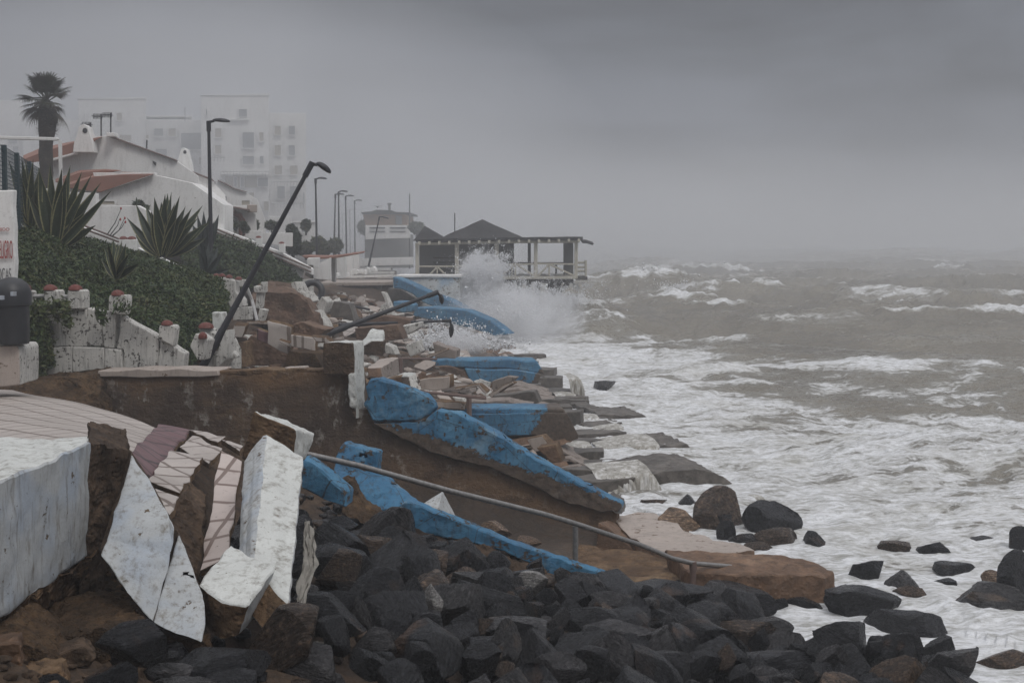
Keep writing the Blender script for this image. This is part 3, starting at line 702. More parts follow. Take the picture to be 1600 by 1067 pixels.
# long white pillar, a beam leaning on the rocks
block('concrete_pillar', [CORE, W_WHITE_SHADED, W_WHITE2], [(393,880,11.35),(454,943,11.0),(420,1000,10.9),(366,935,11.2)],
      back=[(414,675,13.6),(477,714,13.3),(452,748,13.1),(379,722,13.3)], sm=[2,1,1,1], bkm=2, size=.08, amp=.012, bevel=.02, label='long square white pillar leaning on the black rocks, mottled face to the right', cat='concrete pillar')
block('concrete_block', [W_WHITE2, W_WHITE_SHADED, CORE], [(360,850,11.7),(378,863,11.6),(433,882,11.25),(388,946,10.75),(350,940,10.75),(310,913,10.95),(330,885,11.3)],
      back=[(356,905,11.8),(374,918,11.7),(400,965,11.2),(371,994,10.85),(345,1000,10.85),(318,975,11.05),(325,940,11.4)], fm=0, sm=[1,1,1,2,2,2,1], bkm=2, size=.06, amp=.014, bevel=.015, label='short white block with a brown broken underside at the foot of the long pillar', cat='concrete block')
block('concrete_block', [CORE, W_WHITE2], [(396,643,15.1),(461,671,15.0),(455,735,15.0),(377,716,15.2)], back=[(430,650,15.9),(493,677,15.6),(479,718,15.4),(400,715,15.9)], sm=[1,1,0,0], bkm=1, size=.08, amp=.02, label='upright block with brown face and white side behind the long pillar top', cat='concrete block')
for P, Y, lab in (([(60,1015),(100,995),(150,985),(215,985),(245,1005),(190,1030),(120,1050),(70,1040)], 10.3, 'ochre lump of subsoil under the tall pointed slab'), ([(-20,1010),(20,1000),(70,1020),(110,1055),(60,1090),(-40,1090)], 9.6, 'ochre soil lump in the bottom left corner'), ([(225,985),(290,1000),(330,1005),(330,1030),(260,1050),(215,1020)], 10.7, 'small ochre soil lump behind the big black boulder')):
    block('soil_lump', [SOIL], P, Y=Y, vec=(-.3,1.0,.05), size=.04, amp=.028, bevel=0, label=lab, cat='soil')
for P, Y, mt, lab in (([(-10,1008),(30,1005),(38,1080),(-10,1090)], 9.35, CONC_BR, 'reddish slab end standing at the bottom left corner'), ([(88,1022),(128,1010),(150,1030),(118,1048),(90,1044)], 9.8, CORE_D, 'dark clod left of the big black boulder'), ([(40,1052),(95,1046),(108,1075),(50,1085)], 9.3, CORE, 'brown masonry clod at the bottom edge beside the reddish slab'), ([(196,975),(222,962),(240,980),(226,1000),(200,996)], 10.6, CORE_D, 'dark clod under the lower point of the tall slab')):
    block('rubble_piece', [mt], P, Y=Y, vec=(-.08,.3,0), size=.04, amp=.02, bevel=.01, label=lab, cat='rubble piece')
# torn cloth beside the pillar
def cloth(name, P, m, lab, amp=.05, fold=16):
    A = pts(P[0]); B = pts(P[1]); bm = bmesh.new(); n = 26; k = 14; G = []
    for i in range(n+1):
        s = i/n*(len(A)-1); a = min(int(s), len(A)-2); pa = A[a].lerp(A[a+1], s-a); s2 = i/n*(len(B)-1); b = min(int(s2), len(B)-2); pb = B[b].lerp(B[b+1], s2-b)
        G.append([bm.verts.new(pa.lerp(pb, j/k) + Vector((0, -amp*abs(math.sin(j/k*fold + .8*mnoise.noise(Vector((i*.15, 0, 3))))), 0)) + mnoise.noise_vector(Vector((i*.3, j*.4, 2)))*amp*.6) for j in range(k+1)])
    for i in range(n):
        for j in range(k): bm.faces.new((G[i][j], G[i+1][j], G[i+1][j+1], G[i][j+1]))
    bmesh.ops.solidify(bm, geom=bm.faces[:], thickness=.006)
    return link(name, finish(bm, 60), [m], label=lab, cat='cloth')
cloth('torn_cloth', [[(476,812,12.6),(474,870,12.2),(462,935,11.6)], [(490,822,12.6),(497,880,12.2),(474,945,11.6)]], BANNER, 'dirty grey cloth hanging between the long pillar and the black rocks')
cloth('torn_cloth', [[(444,1008,11.3),(470,1004,11.4),(495,1000,11.5)], [(446,1018,11.1),(485,1020,11.2),(522,1006,11.5)]], BANNER, 'scrap of white cloth lying on the black rocks below the pillar foot', .03, 8)
cloth('torn_cloth', [[(55,965,10.6),(62,990,10.3),(70,1020,10.1)], [(72,968,10.6),(82,995,10.3),(93,1018,10.1)]], BANNER, 'torn pale sacking hanging from under the leftmost white block', .03, 8)

# ------------------------------------------------------------------ brown cross wall with blue stair cheek
t = empty('retaining_wall', at(400, 690, 25), 'dark brown cross wall with faded white scrawls and a pale coping', 'wall')
block('wall_face', [WALLB], [(155,588),(250,587),(342,585),(430,583),(505,582),(556,584),(562,640),(600,640),(700,680),(800,725),(900,765),(964,800),(962,826),(940,905),(800,905),(560,880),(155,880)], Y=25, vec=(.1,.6,0), size=.3, amp=.022, bevel=.0, parent=t)
block('coping', [PINK, CORE], [(153,579),(250,578),(340,578),(342,587),(250,589),(153,589)], Y=24.93, vec=(.1,.75,.0), size=.2, amp=.008, parent=t)
block('broken_coping', [CORE], [(340,579),(430,578),(505,577),(507,585),(430,587),(340,586)], Y=25.02, vec=(.1,.6,.0), size=.15, amp=.02, parent=t)
block('pillar_stub', [CORE_D, W_WHITE2], [(505,536),(552,536),(554,600),(556,655),(545,640),(542,585),(506,585)], Y=24.8, vec=(.12,.55,0), sm=[1,1,1,1,0,0,0], size=.12, amp=.02, parent=t)
block('render_edge', [W_WHITE2], [(545,584),(554,583),(557,615),(555,640),(547,636),(544,610)], Y=24.74, vec=(0,.2,0), size=.05, amp=.02, parent=t)
block('coping_fragment', [PINK], [(444,574),(475,573),(476,579),(446,580)], Y=25.1, vec=(.05,.3,0), size=.1, amp=.008, parent=t)
def worn(pa, pb, Y, sign=1):
    a, b = at(pa[0], pa[1], Y), at(pb[0], pb[1], Y); return mat_blue('blue_painted_render_worn_low', ((a.x, a.z), (b.x, b.z), sign))
BL1 = worn((566,664), (970,800), 24.8)
block('blue_parapet', [BLUE], [(576,593),(590,591),(607,596),(630,603),(649,610),(664,618),(677,628),(679,640),(668,650),(655,657),(618,659),(581,659),(572,640),(566,632),(574,622),(571,607)], Y=24.86, vec=(.06,.28,.0), size=.065, amp=.022, bevel=.03, label='rounded light blue top end of the stair parapet, beside the brown pillar stub', cat='stair parapet')
block('blue_parapet', [BL1, BLUE], [(581,661),(618,661),(656,659),(670,651),(681,641),(703,644),(715,645),(730,654),(774,677),(831,713),(899,750),(949,777),(971,787),(972,793),(963,800),(940,800),(870,780),(850,768),(764,731),(671,708),(640,690),(600,672)], Y=24.88, vec=(.08,.32,.0), sm=1, size=.075, amp=.022, bevel=.02, label='long blue stair parapet sloping down to the sea in front of the collapsed treads', cat='stair parapet')
block('parapet_end', [CONC], [(950,772,25.4),(970,785,25.4),(974,795,25.3),(972,803,25.0),(962,802,24.8),(940,790,25.0)], vec=(.1,.35,0), size=.1, amp=.03, label='bare grey concrete end of the long blue stair parapet', cat='concrete end')
block('soil_bank', [SOIL], [(-60,603,24.2),(30,600,24.3),(60,594,24.5),(155,586,24.8),(157,650,24.2),(140,690,23.4),(-60,640,23.2)], vec=(0,1.2,0), size=.12, amp=.08, bevel=0, label='crumbled ochre soil face between paving and white balustrade', cat='soil bank')
# brown stair wall and apron by the sea
block('stair_wall', [CONC_BR], [(935,815),(966,838),(980,851),(1023,889),(1020,935),(925,935)], Y=23.6, back=[(952,812,25),(1000,838,25),(1012,852,24.8),(1040,881,24.4),(1040,920,24.6),(930,920,25)], size=.12, amp=.02, label='rust brown stair side wall with stepped top behind the handrail', cat='stair wall')
block('stair_wall', [CONC_BR, PINK], [(1066,881,22.2),(1116,932,21.3),(1110,960,21.3),(1050,930,22.0),(1040,890,22.3)], back=[(1088,886,22.6),(1156,934,21.6),(1150,955,21.6),(1090,940,22.4),(1060,890,22.7)], sm=[1,0,0,0,0], size=.12, amp=.02, label='low sloping stair cheek with a pale top under the handrail end', cat='stair cheek')
block('step', [CONC_BR, PINK], [(1020,889,23.2),(1065,884,23.0),(1070,925,22.6),(1020,935,22.8)], vec=(-.2,.8,.0), sm=[1,0,0,0], size=.12, amp=.02, label='brown concrete step between the stair wall and the low cheek', cat='step')
def apron():
    P = [(960,812),(975,803),(1030,806),(1085,830),(1150,855),(1230,868),(1300,890),(1200,905),(1090,880),(1040,868),(1000,840)]
    return P
block('concrete_apron', [CONC_BR, PINK], [onz(*q, .28) for q in ((955,806),(1018,800),(1085,834),(1180,858),(1120,868),(1056,868),(1020,856),(985,838))], vec=(0,0,-.5), fm=1, sm=0, size=.15, amp=.03, label='wet pinkish concrete apron washed by the sea beyond the handrail', cat='concrete apron')
block('concrete_block', [CONC_BR, PINK], [onz(*q, z_) for q, z_ in (((1040,858),.5),((1120,862),.55),((1200,864),.58),((1272,877),.5),((1303,893),.42),((1288,903),.4),((1225,899),.45),((1150,897),.5),((1075,893),.48))], vec=(.03,-.12,-.9), sm=0, size=.10, amp=.028, bevel=.02, label='massive rust brown concrete block lying at the water edge right of the handrail', cat='concrete block')
block('concrete_step', [CORE], [onz(*q, .22) for q in ((905,850),(1000,862),(1080,885),(1190,905),(1200,935),(1100,950),(980,950),(880,905))], vec=(0,0,-.9), size=.12, amp=.04, bevel=.03, label='broken brown concrete under the end of the handrail', cat='concrete step')
# ------------------------------------------------------------------ near, lower blue cheek
NB = worn((597,822), (980,925), 18.5)
block('blue_cheek', [BLUE, W_WHITE2], [(534,692,19.6),(590,706,19.5),(588,736,19.5),(620,764,19.3),(650,790,19.1),(630,788,19.1),(618,796,19),(609,812,19),(597,815,19),(558,779,19.1),(520,752,19.3),(523,720,19.5)], vec=(.05,.22,0), size=.06, amp=.018, bevel=.015, label='upright tilted blue cheek piece crossed by the handrail', cat='stair cheek')
block('blue_cheek', [BLUE, W_WHITE_SHADED], [(632,783),(648,787),(696,805),(797,847),(899,881),(974,908),(950,925),(905,915),(858,897),(824,878),(774,858),(737,848),(676,836),(612,818),(613,806),(620,795)], Y=18.5, vec=(.04,.2,.0), size=.06, amp=.016, bevel=.015, label='long low blue cheek descending to the black rocks', cat='stair cheek')
block('blue_cheek', [BLUE, W_OLD], [(470,716,16.6),(485,722,16.6),(541,769,16.8),(540,793,16.8),(505,778,16.8),(470,762,16.6)], vec=(.05,.35,0), size=.1, amp=.015, bevel=.02, label='blue triangular piece partly hidden by the long white pillar', cat='stair cheek')
block('concrete_lump', [SOIL], [(522,760,18.6),(550,752,18.8),(560,775,18.8),(572,790,18.8),(598,800,18.8),(603,818,18.6),(580,820,18.4),(560,812,18.3),(538,800,18.3)], vec=(0,.5,0), size=.08, amp=.06, bevel=0, label='crumbling ochre masonry under the tilted blue piece', cat='masonry lump')
block('concrete_lump', [CORE_D], [(600,820,18.45),(676,838,18.45),(740,850,18.45),(824,880,18.45),(905,918,18.45),(840,915,18.2),(720,880,18.0),(620,850,18.1)], vec=(0,.8,0), size=.1, amp=.07, bevel=0, label='dark masonry packed beneath the long low blue cheek', cat='masonry lump')
block('concrete_block', [W_WHITE_SHADED], [(656,790,20.6),(692,767,20.9),(680,806,20.3)], back=[(670,800,21.3),(692,768,21.0),(718,813,21.0)], size=.08, amp=.01, label='white wedge of concrete standing between the two blue cheeks', cat='concrete block')
for (x0, y0, x1, y1, Y, lab) in [(742,812,800,845,20.8,'pinkish boulder against the brown wall behind the low blue cheek'), (805,838,838,856,20.6,'small orange stone beside the pinkish boulder'), (486,640,520,668,24.0,'lump of soil against the brown wall')][:2]:
    p = at((x0+x1)/2, (y0+y1)/2, Y); s = Y/F; rock_obj(p, (x1-x0)/2*s, .3, (y1-y0)/2*s*1.3, ROCK_O, 'boulder', lab, 'boulder', tilt=.2)
# handrail
t = empty('handrail', at(900, 870, 19.2), 'grey steel handrail running down across the blue cheeks to the brown block', 'handrail')
rp = [at(478,709,17.2), at(560,727,17.5), at(700,766,18.1), at(850,803,18.8), at(900,818,19.1), at(1000,851,19.7), at(1050,872,20.1), at(1083,880,20.3), at(1142,885,20.6)]
tube('rail', STEEL, rp, .036, 12, parent=t)
tube('post', STEEL, [at(899,822,19.1), at(899,885,19.1)], .038, 10, parent=t)
tube('post', RUST, [at(1083,882,20.3), at(1083,925,20.3)], .045, 10, parent=t)
tube('bracket', RUST, [at(1083,877,20.3), at(1083,890,20.3)], .055, 10, parent=t)

# ------------------------------------------------------------------ collapsed stairs further along
B2a = mat_blue('blue_render_wearing_off_right', None)
def side_worn(x0, Y, name):
    a = at(x0, 640, Y); b = at(x0-32, 690, Y)
    return mat_blue(name, ((a.x, a.z), (b.x, b.z), -1))
BW2 = side_worn(868, 33, 'blue_render_bare_right_end'); BW3 = side_worn(812, 48, 'blue_render_bare_far_end')
t = empty('stair_cheek', at(800, 690, 33), 'blue stair cheek with a big bare brown right end, middle of the three', 'stair cheek')
block('cheek', [BW2, CONC], [(690,647),(780,647),(886,646),(904,681),(903,686),(868,692),(836,680),(780,682),(716,650)], Y=33, vec=(-.1,1.0,0.0), sm=0, size=.2, amp=.02, bevel=.03, parent=t)
block('cheek_cap', [BW2, CONC], [(688,639),(780,638),(881,638),(887,648),(780,649),(700,648)], Y=33.1, vec=(-.1,1.1,0), sm=0, size=.2, amp=.02, bevel=.03, parent=t)
block('broken_underside', [CONC_BR], [(832,681,33.05),(903,684,33.05),(872,697,32.9),(850,692,32.9),(826,700,32.8),(790,690,32.9)], vec=(-.2,1.0,0), size=.15, amp=.05, bevel=0, parent=t)
t = empty('stair_cheek', at(760, 600, 48), 'blue topped stair cheek next to the first waterfall, farther than the other low one', 'stair cheek')
block('cheek_cap', [BW3, CONC], [(676,563),(760,562),(838,563),(852,585),(800,577),(728,574),(674,574)], Y=48, vec=(-.1,1.4,0), sm=0, size=.25, amp=.02, bevel=.04, parent=t)
block('cheek', [BW3, CONC], [(726,576),(800,577),(845,584),(842,599),(808,600),(770,597),(735,598)], Y=47.8, vec=(-.1,1.2,0), sm=0, size=.25, amp=.02, bevel=.03, parent=t)
block('broken_face', [SOIL_R], [(652,576),(700,572),(728,578),(734,592),(742,600),(700,606),(655,604)], Y=47.7, vec=(0,1.2,0), size=.25, amp=.09, bevel=0, parent=t)
def treads(N, s0, s1, dA, dB, Y0, lab):
    t = empty('collapsed_stairs', at(s1[0], s1[1]+40, Y0), lab, 'stairs')
    for k in range(N):
        a = (s0[0]+dA[0]*k, s0[1]+dA[1]*k); b = (s1[0]+dB[0]*k, s1[1]+dB[1]*k); Y = Y0 - k*.55
        c = (a[0]-26, a[1]+3)
        block('tread', [GREYB], [c, a, b, (b[0]+1, b[1]+4), (a[0]+2, a[1]+5.5), (c[0]+1, c[1]+7)], Y=Y, back=[(c[0]+3, c[1]-6, Y+1.0), (a[0]+4, a[1]-7, Y+1.0), (b[0]+7, b[1]-6, Y+1.0), (b[0]+8, b[1]-2, Y+1.0), (a[0]+6, a[1]-2, Y+1.0), (c[0]+4, c[1]-1, Y+1.0)], size=.2, amp=.01, bevel=.01, parent=t)
treads(8, (862,690), (906,712), (13.5,12.5), (12,11.5), 33, 'stack of slumped stair treads running into the foam beside the long blue parapet')
treads(7, (806,601), (850,613), (3.2,6.5), (5.5,5.8), 45, 'farther fan of slumped stair treads between two blue cheeks')
# terraced concrete steps awash
SLB = [([(988,748),(1045,736),(1102,734),(1117,739),(1140,752),(1162,769),(1160,781),(1089,782),(994,780)], 29.3, 2.2, 'broad concrete slab with water pouring over its left end, nearest of the washed slabs'),
 ([(1020,700),(1072,693),(1098,715),(1026,718)], 34.6, 2.0, 'low flat concrete slab beyond the broadest washed slab'),
 ([(937,648),(1005,648),(1017,658),(967,662),(940,662)], 41.7, 2.0, 'thin flat slab poking from the foam, farther out'),
 ([(930,674),(974,667),(976,677),(944,686),(928,690)], 38.6, 1.6, 'small washed slab just before the thin flat one'),
 ([(907,636),(936,636),(938,650),(910,652)], 43.5, 1.6, 'square concrete lump left of the thin flat slab'),
 ([(884,621),(913,620),(914,634),(888,634)], 46, 1.6, 'brown block below the far waterfall'),
 ([(934,664),(972,661),(974,666),(936,669)], 40.2, 1.5, 'dark sliver of slab between two washed slabs')]
for P, Y, dp, lab in SLB:
    block('washed_slab', [CONC], P, Y=Y, vec=(-.4, dp, 0.02), size=.13, amp=.045, bevel=.01, label=lab, cat='concrete slab', group='concrete slabs washed by the sea')
for (x0, y0, x1, y1, Y, lab) in [(918,586,962,610,51,'dark boulder with water streaming off, right of the far waterfall'), (845,605,885,640,44,'flat wet rock at the end of the far treads')][:1]:
    p = onz((x0+x1)/2, y1, 0); rock_obj(p+Vector((0,.3,.1)), (x1-x0)/2*p.y/F, .6, (y1-y0)*p.y/F*.8, ROCK_G, 'boulder', lab, 'boulder', tilt=.1)
def mat_fall():
    m = MT('falling_water', .35, .5)
    s = m.noise(7, 5, .7, v=m.vec((1, .6, .12)), dist=.4); s2 = m.noise(20, 4, .7, v=m.vec((1, .6, .08)))
    f = m.math('ADD', m.math('MULTIPLY', s, .7), m.math('MULTIPLY', s2, .35))
    col = m.ramp(f, [(.36, (.13, .115, .09)), (.50, (.30, .28, .24)), (.62, (.60, .59, .57))])
    return m.done(col, m.rng(f, .4, .6, .25, .7), m.bump(f, .8, .05))
FALL = mat_fall()
def waterfall(A, B, Y, dY, lab, wid=0.0):
    """A: lip points, B: foot points (picture); a curved sheet from a flat lip over the edge"""
    n = 26; k = 12; bm = bmesh.new(); G = []
    for i in range(n+1):
        u = i/n; s = u*(len(A)-1); a = min(int(s), len(A)-2); p = at(A[a][0]*(1-s+a)+A[a+1][0]*(s-a), A[a][1]*(1-s+a)+A[a+1][1]*(s-a), Y)
        s2 = u*(len(B)-1); b = min(int(s2), len(B)-2); q = at(B[b][0]*(1-s2+b)+B[b+1][0]*(s2-b), B[b][1]*(1-s2+b)+B[b+1][1]*(s2-b), Y-.25)
        row = [bm.verts.new(p + Vector((-.15, dY, .03))), bm.verts.new(p + Vector((-.05, dY*.4, .05)))]
        for j in range(k+1):
            v = j/k; r = mnoise.noise(Vector((u*14, v*1.5, Y)))*.07
            row.append(bm.verts.new(Vector((p.x+(q.x-p.x)*v, p.y + (q.y-p.y)*math.sqrt(v) - .06 - r, p.z + (q.z-.06-p.z)*v**1.3))))
        G.append(row)
    for i in range(n):
        for j in range(len(G[0])-1): bm.faces.new((G[i][j], G[i+1][j], G[i+1][j+1], G[i][j+1]))
    bmesh.ops.recalc_face_normals(bm, faces=bm.faces[:])
    return link('waterfall', finish(bm, 70), [FALL], kind='stuff', label=lab, cat='water')
waterfall([(930,745),(960,742),(990,741),(1018,738)], [(945,768),(985,772),(1000,779),(1042,779)], 29.1, 1.6, 'water pouring over the left end of the broadest slab')
waterfall([(935,705),(965,700),(1000,695),(1030,695)], [(950,717),(975,722),(1010,722),(1028,720)], 34.3, 1.8, 'streaked water running over the low flat slab')
waterfall([(888,592),(900,590),(908,594),(912,604)], [(892,612),(899,620),(908,624),(915,622)], 47, 1.4, 'brown waterfall at the far end of the washed steps')
waterfall([(930,676),(950,671),(974,668)], [(936,687),(955,685),(974,678)], 38.5, .8, 'thin water film over the small washed slab')
waterfall([(1183,782),(1195,780),(1200,784)], [(1186,830),(1196,832),(1204,834)], 26.4, .4, 'thin stream falling down the dark boulder')
print('foreground ok')

waterfall([(900,655),(918,653),(936,652)], [(904,665),(920,665),(938,663)], 41, .7, 'thin sheet of water over a ledge below the middle blue cheek')
waterfall([(884,700),(905,698),(925,697)], [(890,713),(908,713),(930,711)], 34.2, .8, 'thin sheet of water over a ledge beside the nearer treads')
waterfall([(868,618),(885,616),(900,617)], [(872,628),(888,628),(902,628)], 46.5, .8, 'thin sheet of water over a ledge beside the farther treads')
# ------------------------------------------------------------------ rubble field: pieces one can tell apart
R_ = [ # name, label, category, outline, Y, vec, face, side
 ('paving_slab','tall cream tile slab standing on edge in the middle of the rubble','paving slab',[(417,501),(455,511),(455,556),(436,548),(418,537)],31,(.05,.12,.03),TILE,CORE),
 ('paving_slab','maroon tile slab behind the tall cream one','paving slab',[(401,513),(418,520),(418,538),(401,531)],31.2,(.05,.12,.02),TILE_M,CORE),
 ('paving_slab','square cream tile slab right of the tall standing one','paving slab',[(454,523),(493,528),(492,550),(454,541)],30.6,(.05,.15,.04),TILE,CORE),
 ('paving_slab','small cream tile slab between the two larger ones','paving slab',[(435,530),(454,536),(454,544),(436,534)],30.8,(.03,.12,.02),TILE,CORE),
 ('paving_slab','cream tile piece with a dark joint left of the maroon slab','paving slab',[(365,508),(385,509),(379,528),(358,526)],30.5,(.0,.3,.05),TILE,CORE),
 ('paving_slab','flat cream tile behind the brown pillar stub','paving slab',[(486,525),(510,527),(520,536),(494,534)],29.5,(.0,.3,.02),TILE,CORE),
 ('coping_strip','thin pinkish coping strip above the tile slabs','coping',[(386,502),(449,505),(449,510),(386,507)],33,(0,.3,0),PINK,CORE),
 ('wall_fragment','white wedge of wall right of the leaning lamp foot','wall fragment',[(353,514),(354,560),(338,577),(337,556)],27,(.12,.3,0),W_OLD,CORE),
 ('wall_fragment','broad white wall fragment resting on the coping','wall fragment',[(352,527),(361,548),(361,578),(337,578)],27.4,(.15,.3,0),W_OLD,CORE),
 ('wall_fragment','narrow white sliver beside the broad fragment','wall fragment',[(360,545),(371,556),(368,560),(360,551)],27.2,(.05,.1,0),W_OLD,CORE),
 ('wall_fragment','stained pale fragment behind the leaning lamp foot','wall fragment',[(323,556),(336,548),(336,577),(316,577)],27.3,(.1,.2,0),W_OLD,CORE),
 ('pillar','short white pillar with rubble top behind the leaning lamp','pillar',[(331,488),(345,488),(348,503),(340,520),(333,518)],28,(.05,.3,0),W_WHITE2,CORE),
 ('pillar','white pillar head like a T standing out of the slope','pillar',[(396,447),(406,447),(407,441),(410,441),(409,457),(396,457)],42,(.1,.4,0),W_OLD,CORE),
 ('pillar','slim white pillar shaft under the T-shaped head','pillar',[(400,458),(408,456),(405,482),(398,481)],42.1,(.1,.3,0),W_OLD,CORE),
 ('wall_fragment','white slab at the foot of the slim shaft','wall fragment',[(405,482),(413,484),(407,503),(402,499)],41.8,(.1,.3,0),W_OLD,CORE),
 ('pillar','white pillar toppled left, its red cap end uppermost','pillar',[(454,443),(460,440),(468,456),(475,470),(463,466)],50,(.3,.4,0),W_OLD,CORE),
 ('pillar','white square pillar piece below the toppled one','pillar',[(468,457),(474,455),(484,471),(479,474),(474,470)],49.5,(.3,.4,0),W_OLD,CORE),
 ('wall_fragment','white kite-shaped slab in the centre of the slope','wall fragment',[(493,477),(503,463),(511,472),(505,488),(500,490)],48,(.2,.3,0),W_OLD,CORE),
 ('wall_fragment','long white slab standing on its corner above the fallen lamp foot','wall fragment',[(485,489),(494,484),(512,515),(502,517),(491,509)],46,(.2,.3,0),W_OLD,CORE),
 ('pillar','square white gatepost stub beside the bushes','pillar',[(472,437),(484,436),(484,456),(479,458),(473,450)],58,(.1,.6,0),W_OLD,CORE),
 ('wall_fragment','pale rubble lump below the dark tyre','wall fragment',[(480,469),(490,463),(493,466),(484,476)],52,(.1,.3,0),W_OLD,CORE),
 ('retaining_slab','dark brown tilted retaining slab in front of the far cross wall','retaining wall',[(510,473),(530,472),(545,475),(553,500),(553,528),(507,514),(503,495)],56,(.1,1.0,0),CONC,CORE),
 ('wall_fragment','white leg of a toppled frame beside the dark wall','wall fragment',[(595,477),(606,472),(615,497),(608,498),(603,488),(591,493)],52,(.1,.3,0),W_OLD,CORE),
 ('beam','brown and white post leaning above the toppled frame','beam',[(595,456),(601,457),(612,485),(607,487)],53,(.1,.2,0),W_OLD,CORE),
 ('wall_fragment','white tilted block below the end of the second fallen lamp','wall fragment',[(624,510),(655,504),(655,512),(646,518),(631,525)],45,(.1,.8,0),W_OLD,CORE),
 ('wall_fragment','pale broken block at the edge of the splash','wall fragment',[(633,540),(652,532),(657,550),(641,558)],41,(.1,.6,0),W_OLD,CORE),
 ('slab','dark slab with a pale edge slanting out of the splash','slab',[(676,535),(690,541),(713,548),(712,560),(680,560)],42,(.1,.8,0),GREYB,CORE),
 ('beam','pale beam lying at a slant below the splash','beam',[(665,556),(698,544),(699,547),(668,560)],39,(.05,.2,0),PINK,CORE),
 ('wall_fragment','white rag of wall right of the hollow white block','wall fragment',[(599,537),(612,541),(618,554),(602,553)],38,(.1,.4,0),W_OLD,CORE),
 ('slab','rectangular pinkish slab standing in the rubble before the far blue cheek','slab',[(655,594),(702,587),(702,607),(680,611),(657,607)],32,(.1,.25,.02),PINK,CORE),
 ('beam','bent pinkish beam like an arch over the rubble','beam',[(709,606),(749,599),(762,612),(759,616),(747,604),(712,610)],32.5,(.05,.3,0),PINK,CORE),
 ('slab','tilted pale slab between bent beam and far treads','slab',[(768,596),(792,588),(806,590),(790,604),(770,612)],38,(.1,.4,0),GREYB,CORE),
 ('slab','long narrow slab pointing at the far treads','slab',[(762,616),(800,596),(803,599),(768,622)],37,(.1,.3,0),PINK,CORE),
 ('slab','dark slab edge below the arch-like beam','slab',[(690,600),(735,606),(738,614),(690,612)],34,(.1,.5,0),GREYB,CORE),
 ('slab','low grey-brown slab above the middle blue cheek','slab',[(715,628),(790,626),(830,634),(760,640),(712,637)],34.5,(.1,.9,0),GREYB,CORE),
 ('slab','brown slab lying behind the lower stair treads','slab',[(770,618),(835,612),(842,630),(800,634),(770,630)],36,(.1,.6,0),CONC,CORE),
 ('slab','pinkish slab tipped against the middle cheek end','slab',[(822,686),(848,680),(862,700),(836,706)],31.5,(.1,.4,0),PINK,CORE),
 ('slab','brown wedge beside the nearer treads','slab',[(838,700),(868,694),(878,722),(862,724)],30.5,(.1,.5,0),CONC_BR,CORE),
 ('slab','big ochre lump of subsoil under the tall tile slab','soil block',[(372,548),(392,524),(420,535),(455,556),(448,568),(410,572),(376,570)],32,(.1,1.2,0),SOIL_R,CORE),
 ('slab','flat brown slab of old road behind the tile slabs','slab',[(444,510),(470,503),(510,515),(500,524),(452,522)],34,(.1,.8,0),SOIL_R,CORE),
 ('slab','sloping sandy lump under the square tile slab','soil block',[(452,548),(492,552),(505,578),(440,578)],30,(.1,.8,0),SOIL,CORE),
 ('slab','dark lump left of the ochre subsoil block','soil block',[(362,540),(376,535),(380,575),(362,577)],29,(.1,.8,0),CORE_D,CORE),
 ('beam','brown plank leaning against the hollow cube','beam',[(556,582),(575,597),(573,600),(554,586)],33,(.05,.2,0),PINK,CORE),
 ('slab','grey slab lying over the brown lumps','slab',[(600,600),(640,592),(640,612),(606,612)],33.5,(.1,.6,0),CONC,CORE),
 ('slab','broken brown slab above the rounded blue end','slab',[(603,592),(630,586),(640,590),(638,608),(612,606)],32,(.1,.6,0),CONC_BR,CORE),
 ('slab','sunken pink slab behind the rail post','slab',[(680,626),(728,630),(726,640),(684,637)],33,(.1,.5,0),PINK,CORE),
 ('wall_fragment','small white fragment under the bent beam','wall fragment',[(706,620),(722,622),(728,629),(712,627)],33.2,(.05,.2,0),W_OLD,CORE),
 ('slab','long dark slab bridging the slope under the first fallen lamp','slab',[(556,500),(600,494),(640,500),(640,512),(560,514)],47,(.1,1.0,0),SOIL_R,CORE),
 ('slab','brown ledge beneath the second fallen lamp','slab',[(555,513),(620,508),(630,530),(600,534),(556,530)],44,(.1,.9,0),SOIL_R,CORE),
 ('wall_fragment','pale yellowish stone between pillar stub and blue end','wall fragment',[(558,609),(570,609),(572,618),(568,625),(558,625)],26,(.0,.3,0),W_WHITE2,CORE),
]
for nm, lab, cat, P, Y, vec, mf, ms in R_:
    block(nm, [mf, ms], P, Y=Y, vec=vec, fm=0, sm=(0 if mf in (W_OLD, GREYB, CONC, SOIL_R, SOIL, W_WHITE2) else 1), size=.14, amp=.018, bevel=.015, label=lab, cat=cat)
# many more broken slabs on the slope, in four looks
def slab_piece(X, Y, z, l, w_, th, mt, nm, lab, grp, flat=False):
    R = Matrix.Rotation(random.uniform(-.5, .5)*(.15 if flat else 1), 3, 'Y') @ Matrix.Rotation(random.uniform(-.7, .7)*(.12 if flat else 1), 3, 'X') @ Matrix.Rotation(random.uniform(-.3, .3) if flat else random.uniform(0, 3.1), 3, 'Z')
    n = random.randint(4, 6); o = [Vector((l*.5*math.copysign(abs(math.cos(a))**.6, math.cos(a))*random.uniform(.75, 1.1), w_*.5*math.copysign(abs(math.sin(a))**.6, math.sin(a))*random.uniform(.75, 1.1), 0)) for a in [6.2832*(i+.5)/n + random.uniform(-.2, .2) for i in range(n)]]
    c = Vector((X, Y, z)); f = [c + R @ (p + Vector((0, 0, th/2))) for p in o]; b = [c + R @ (p - Vector((0, 0, th/2))) for p in o]
    block(nm, [mt, CORE_D], f, back=b, sm=1 if mt in (TILE, PINK, TILE_M) else 0, size=.16, amp=.012, label=lab, cat='broken slab', group=grp)
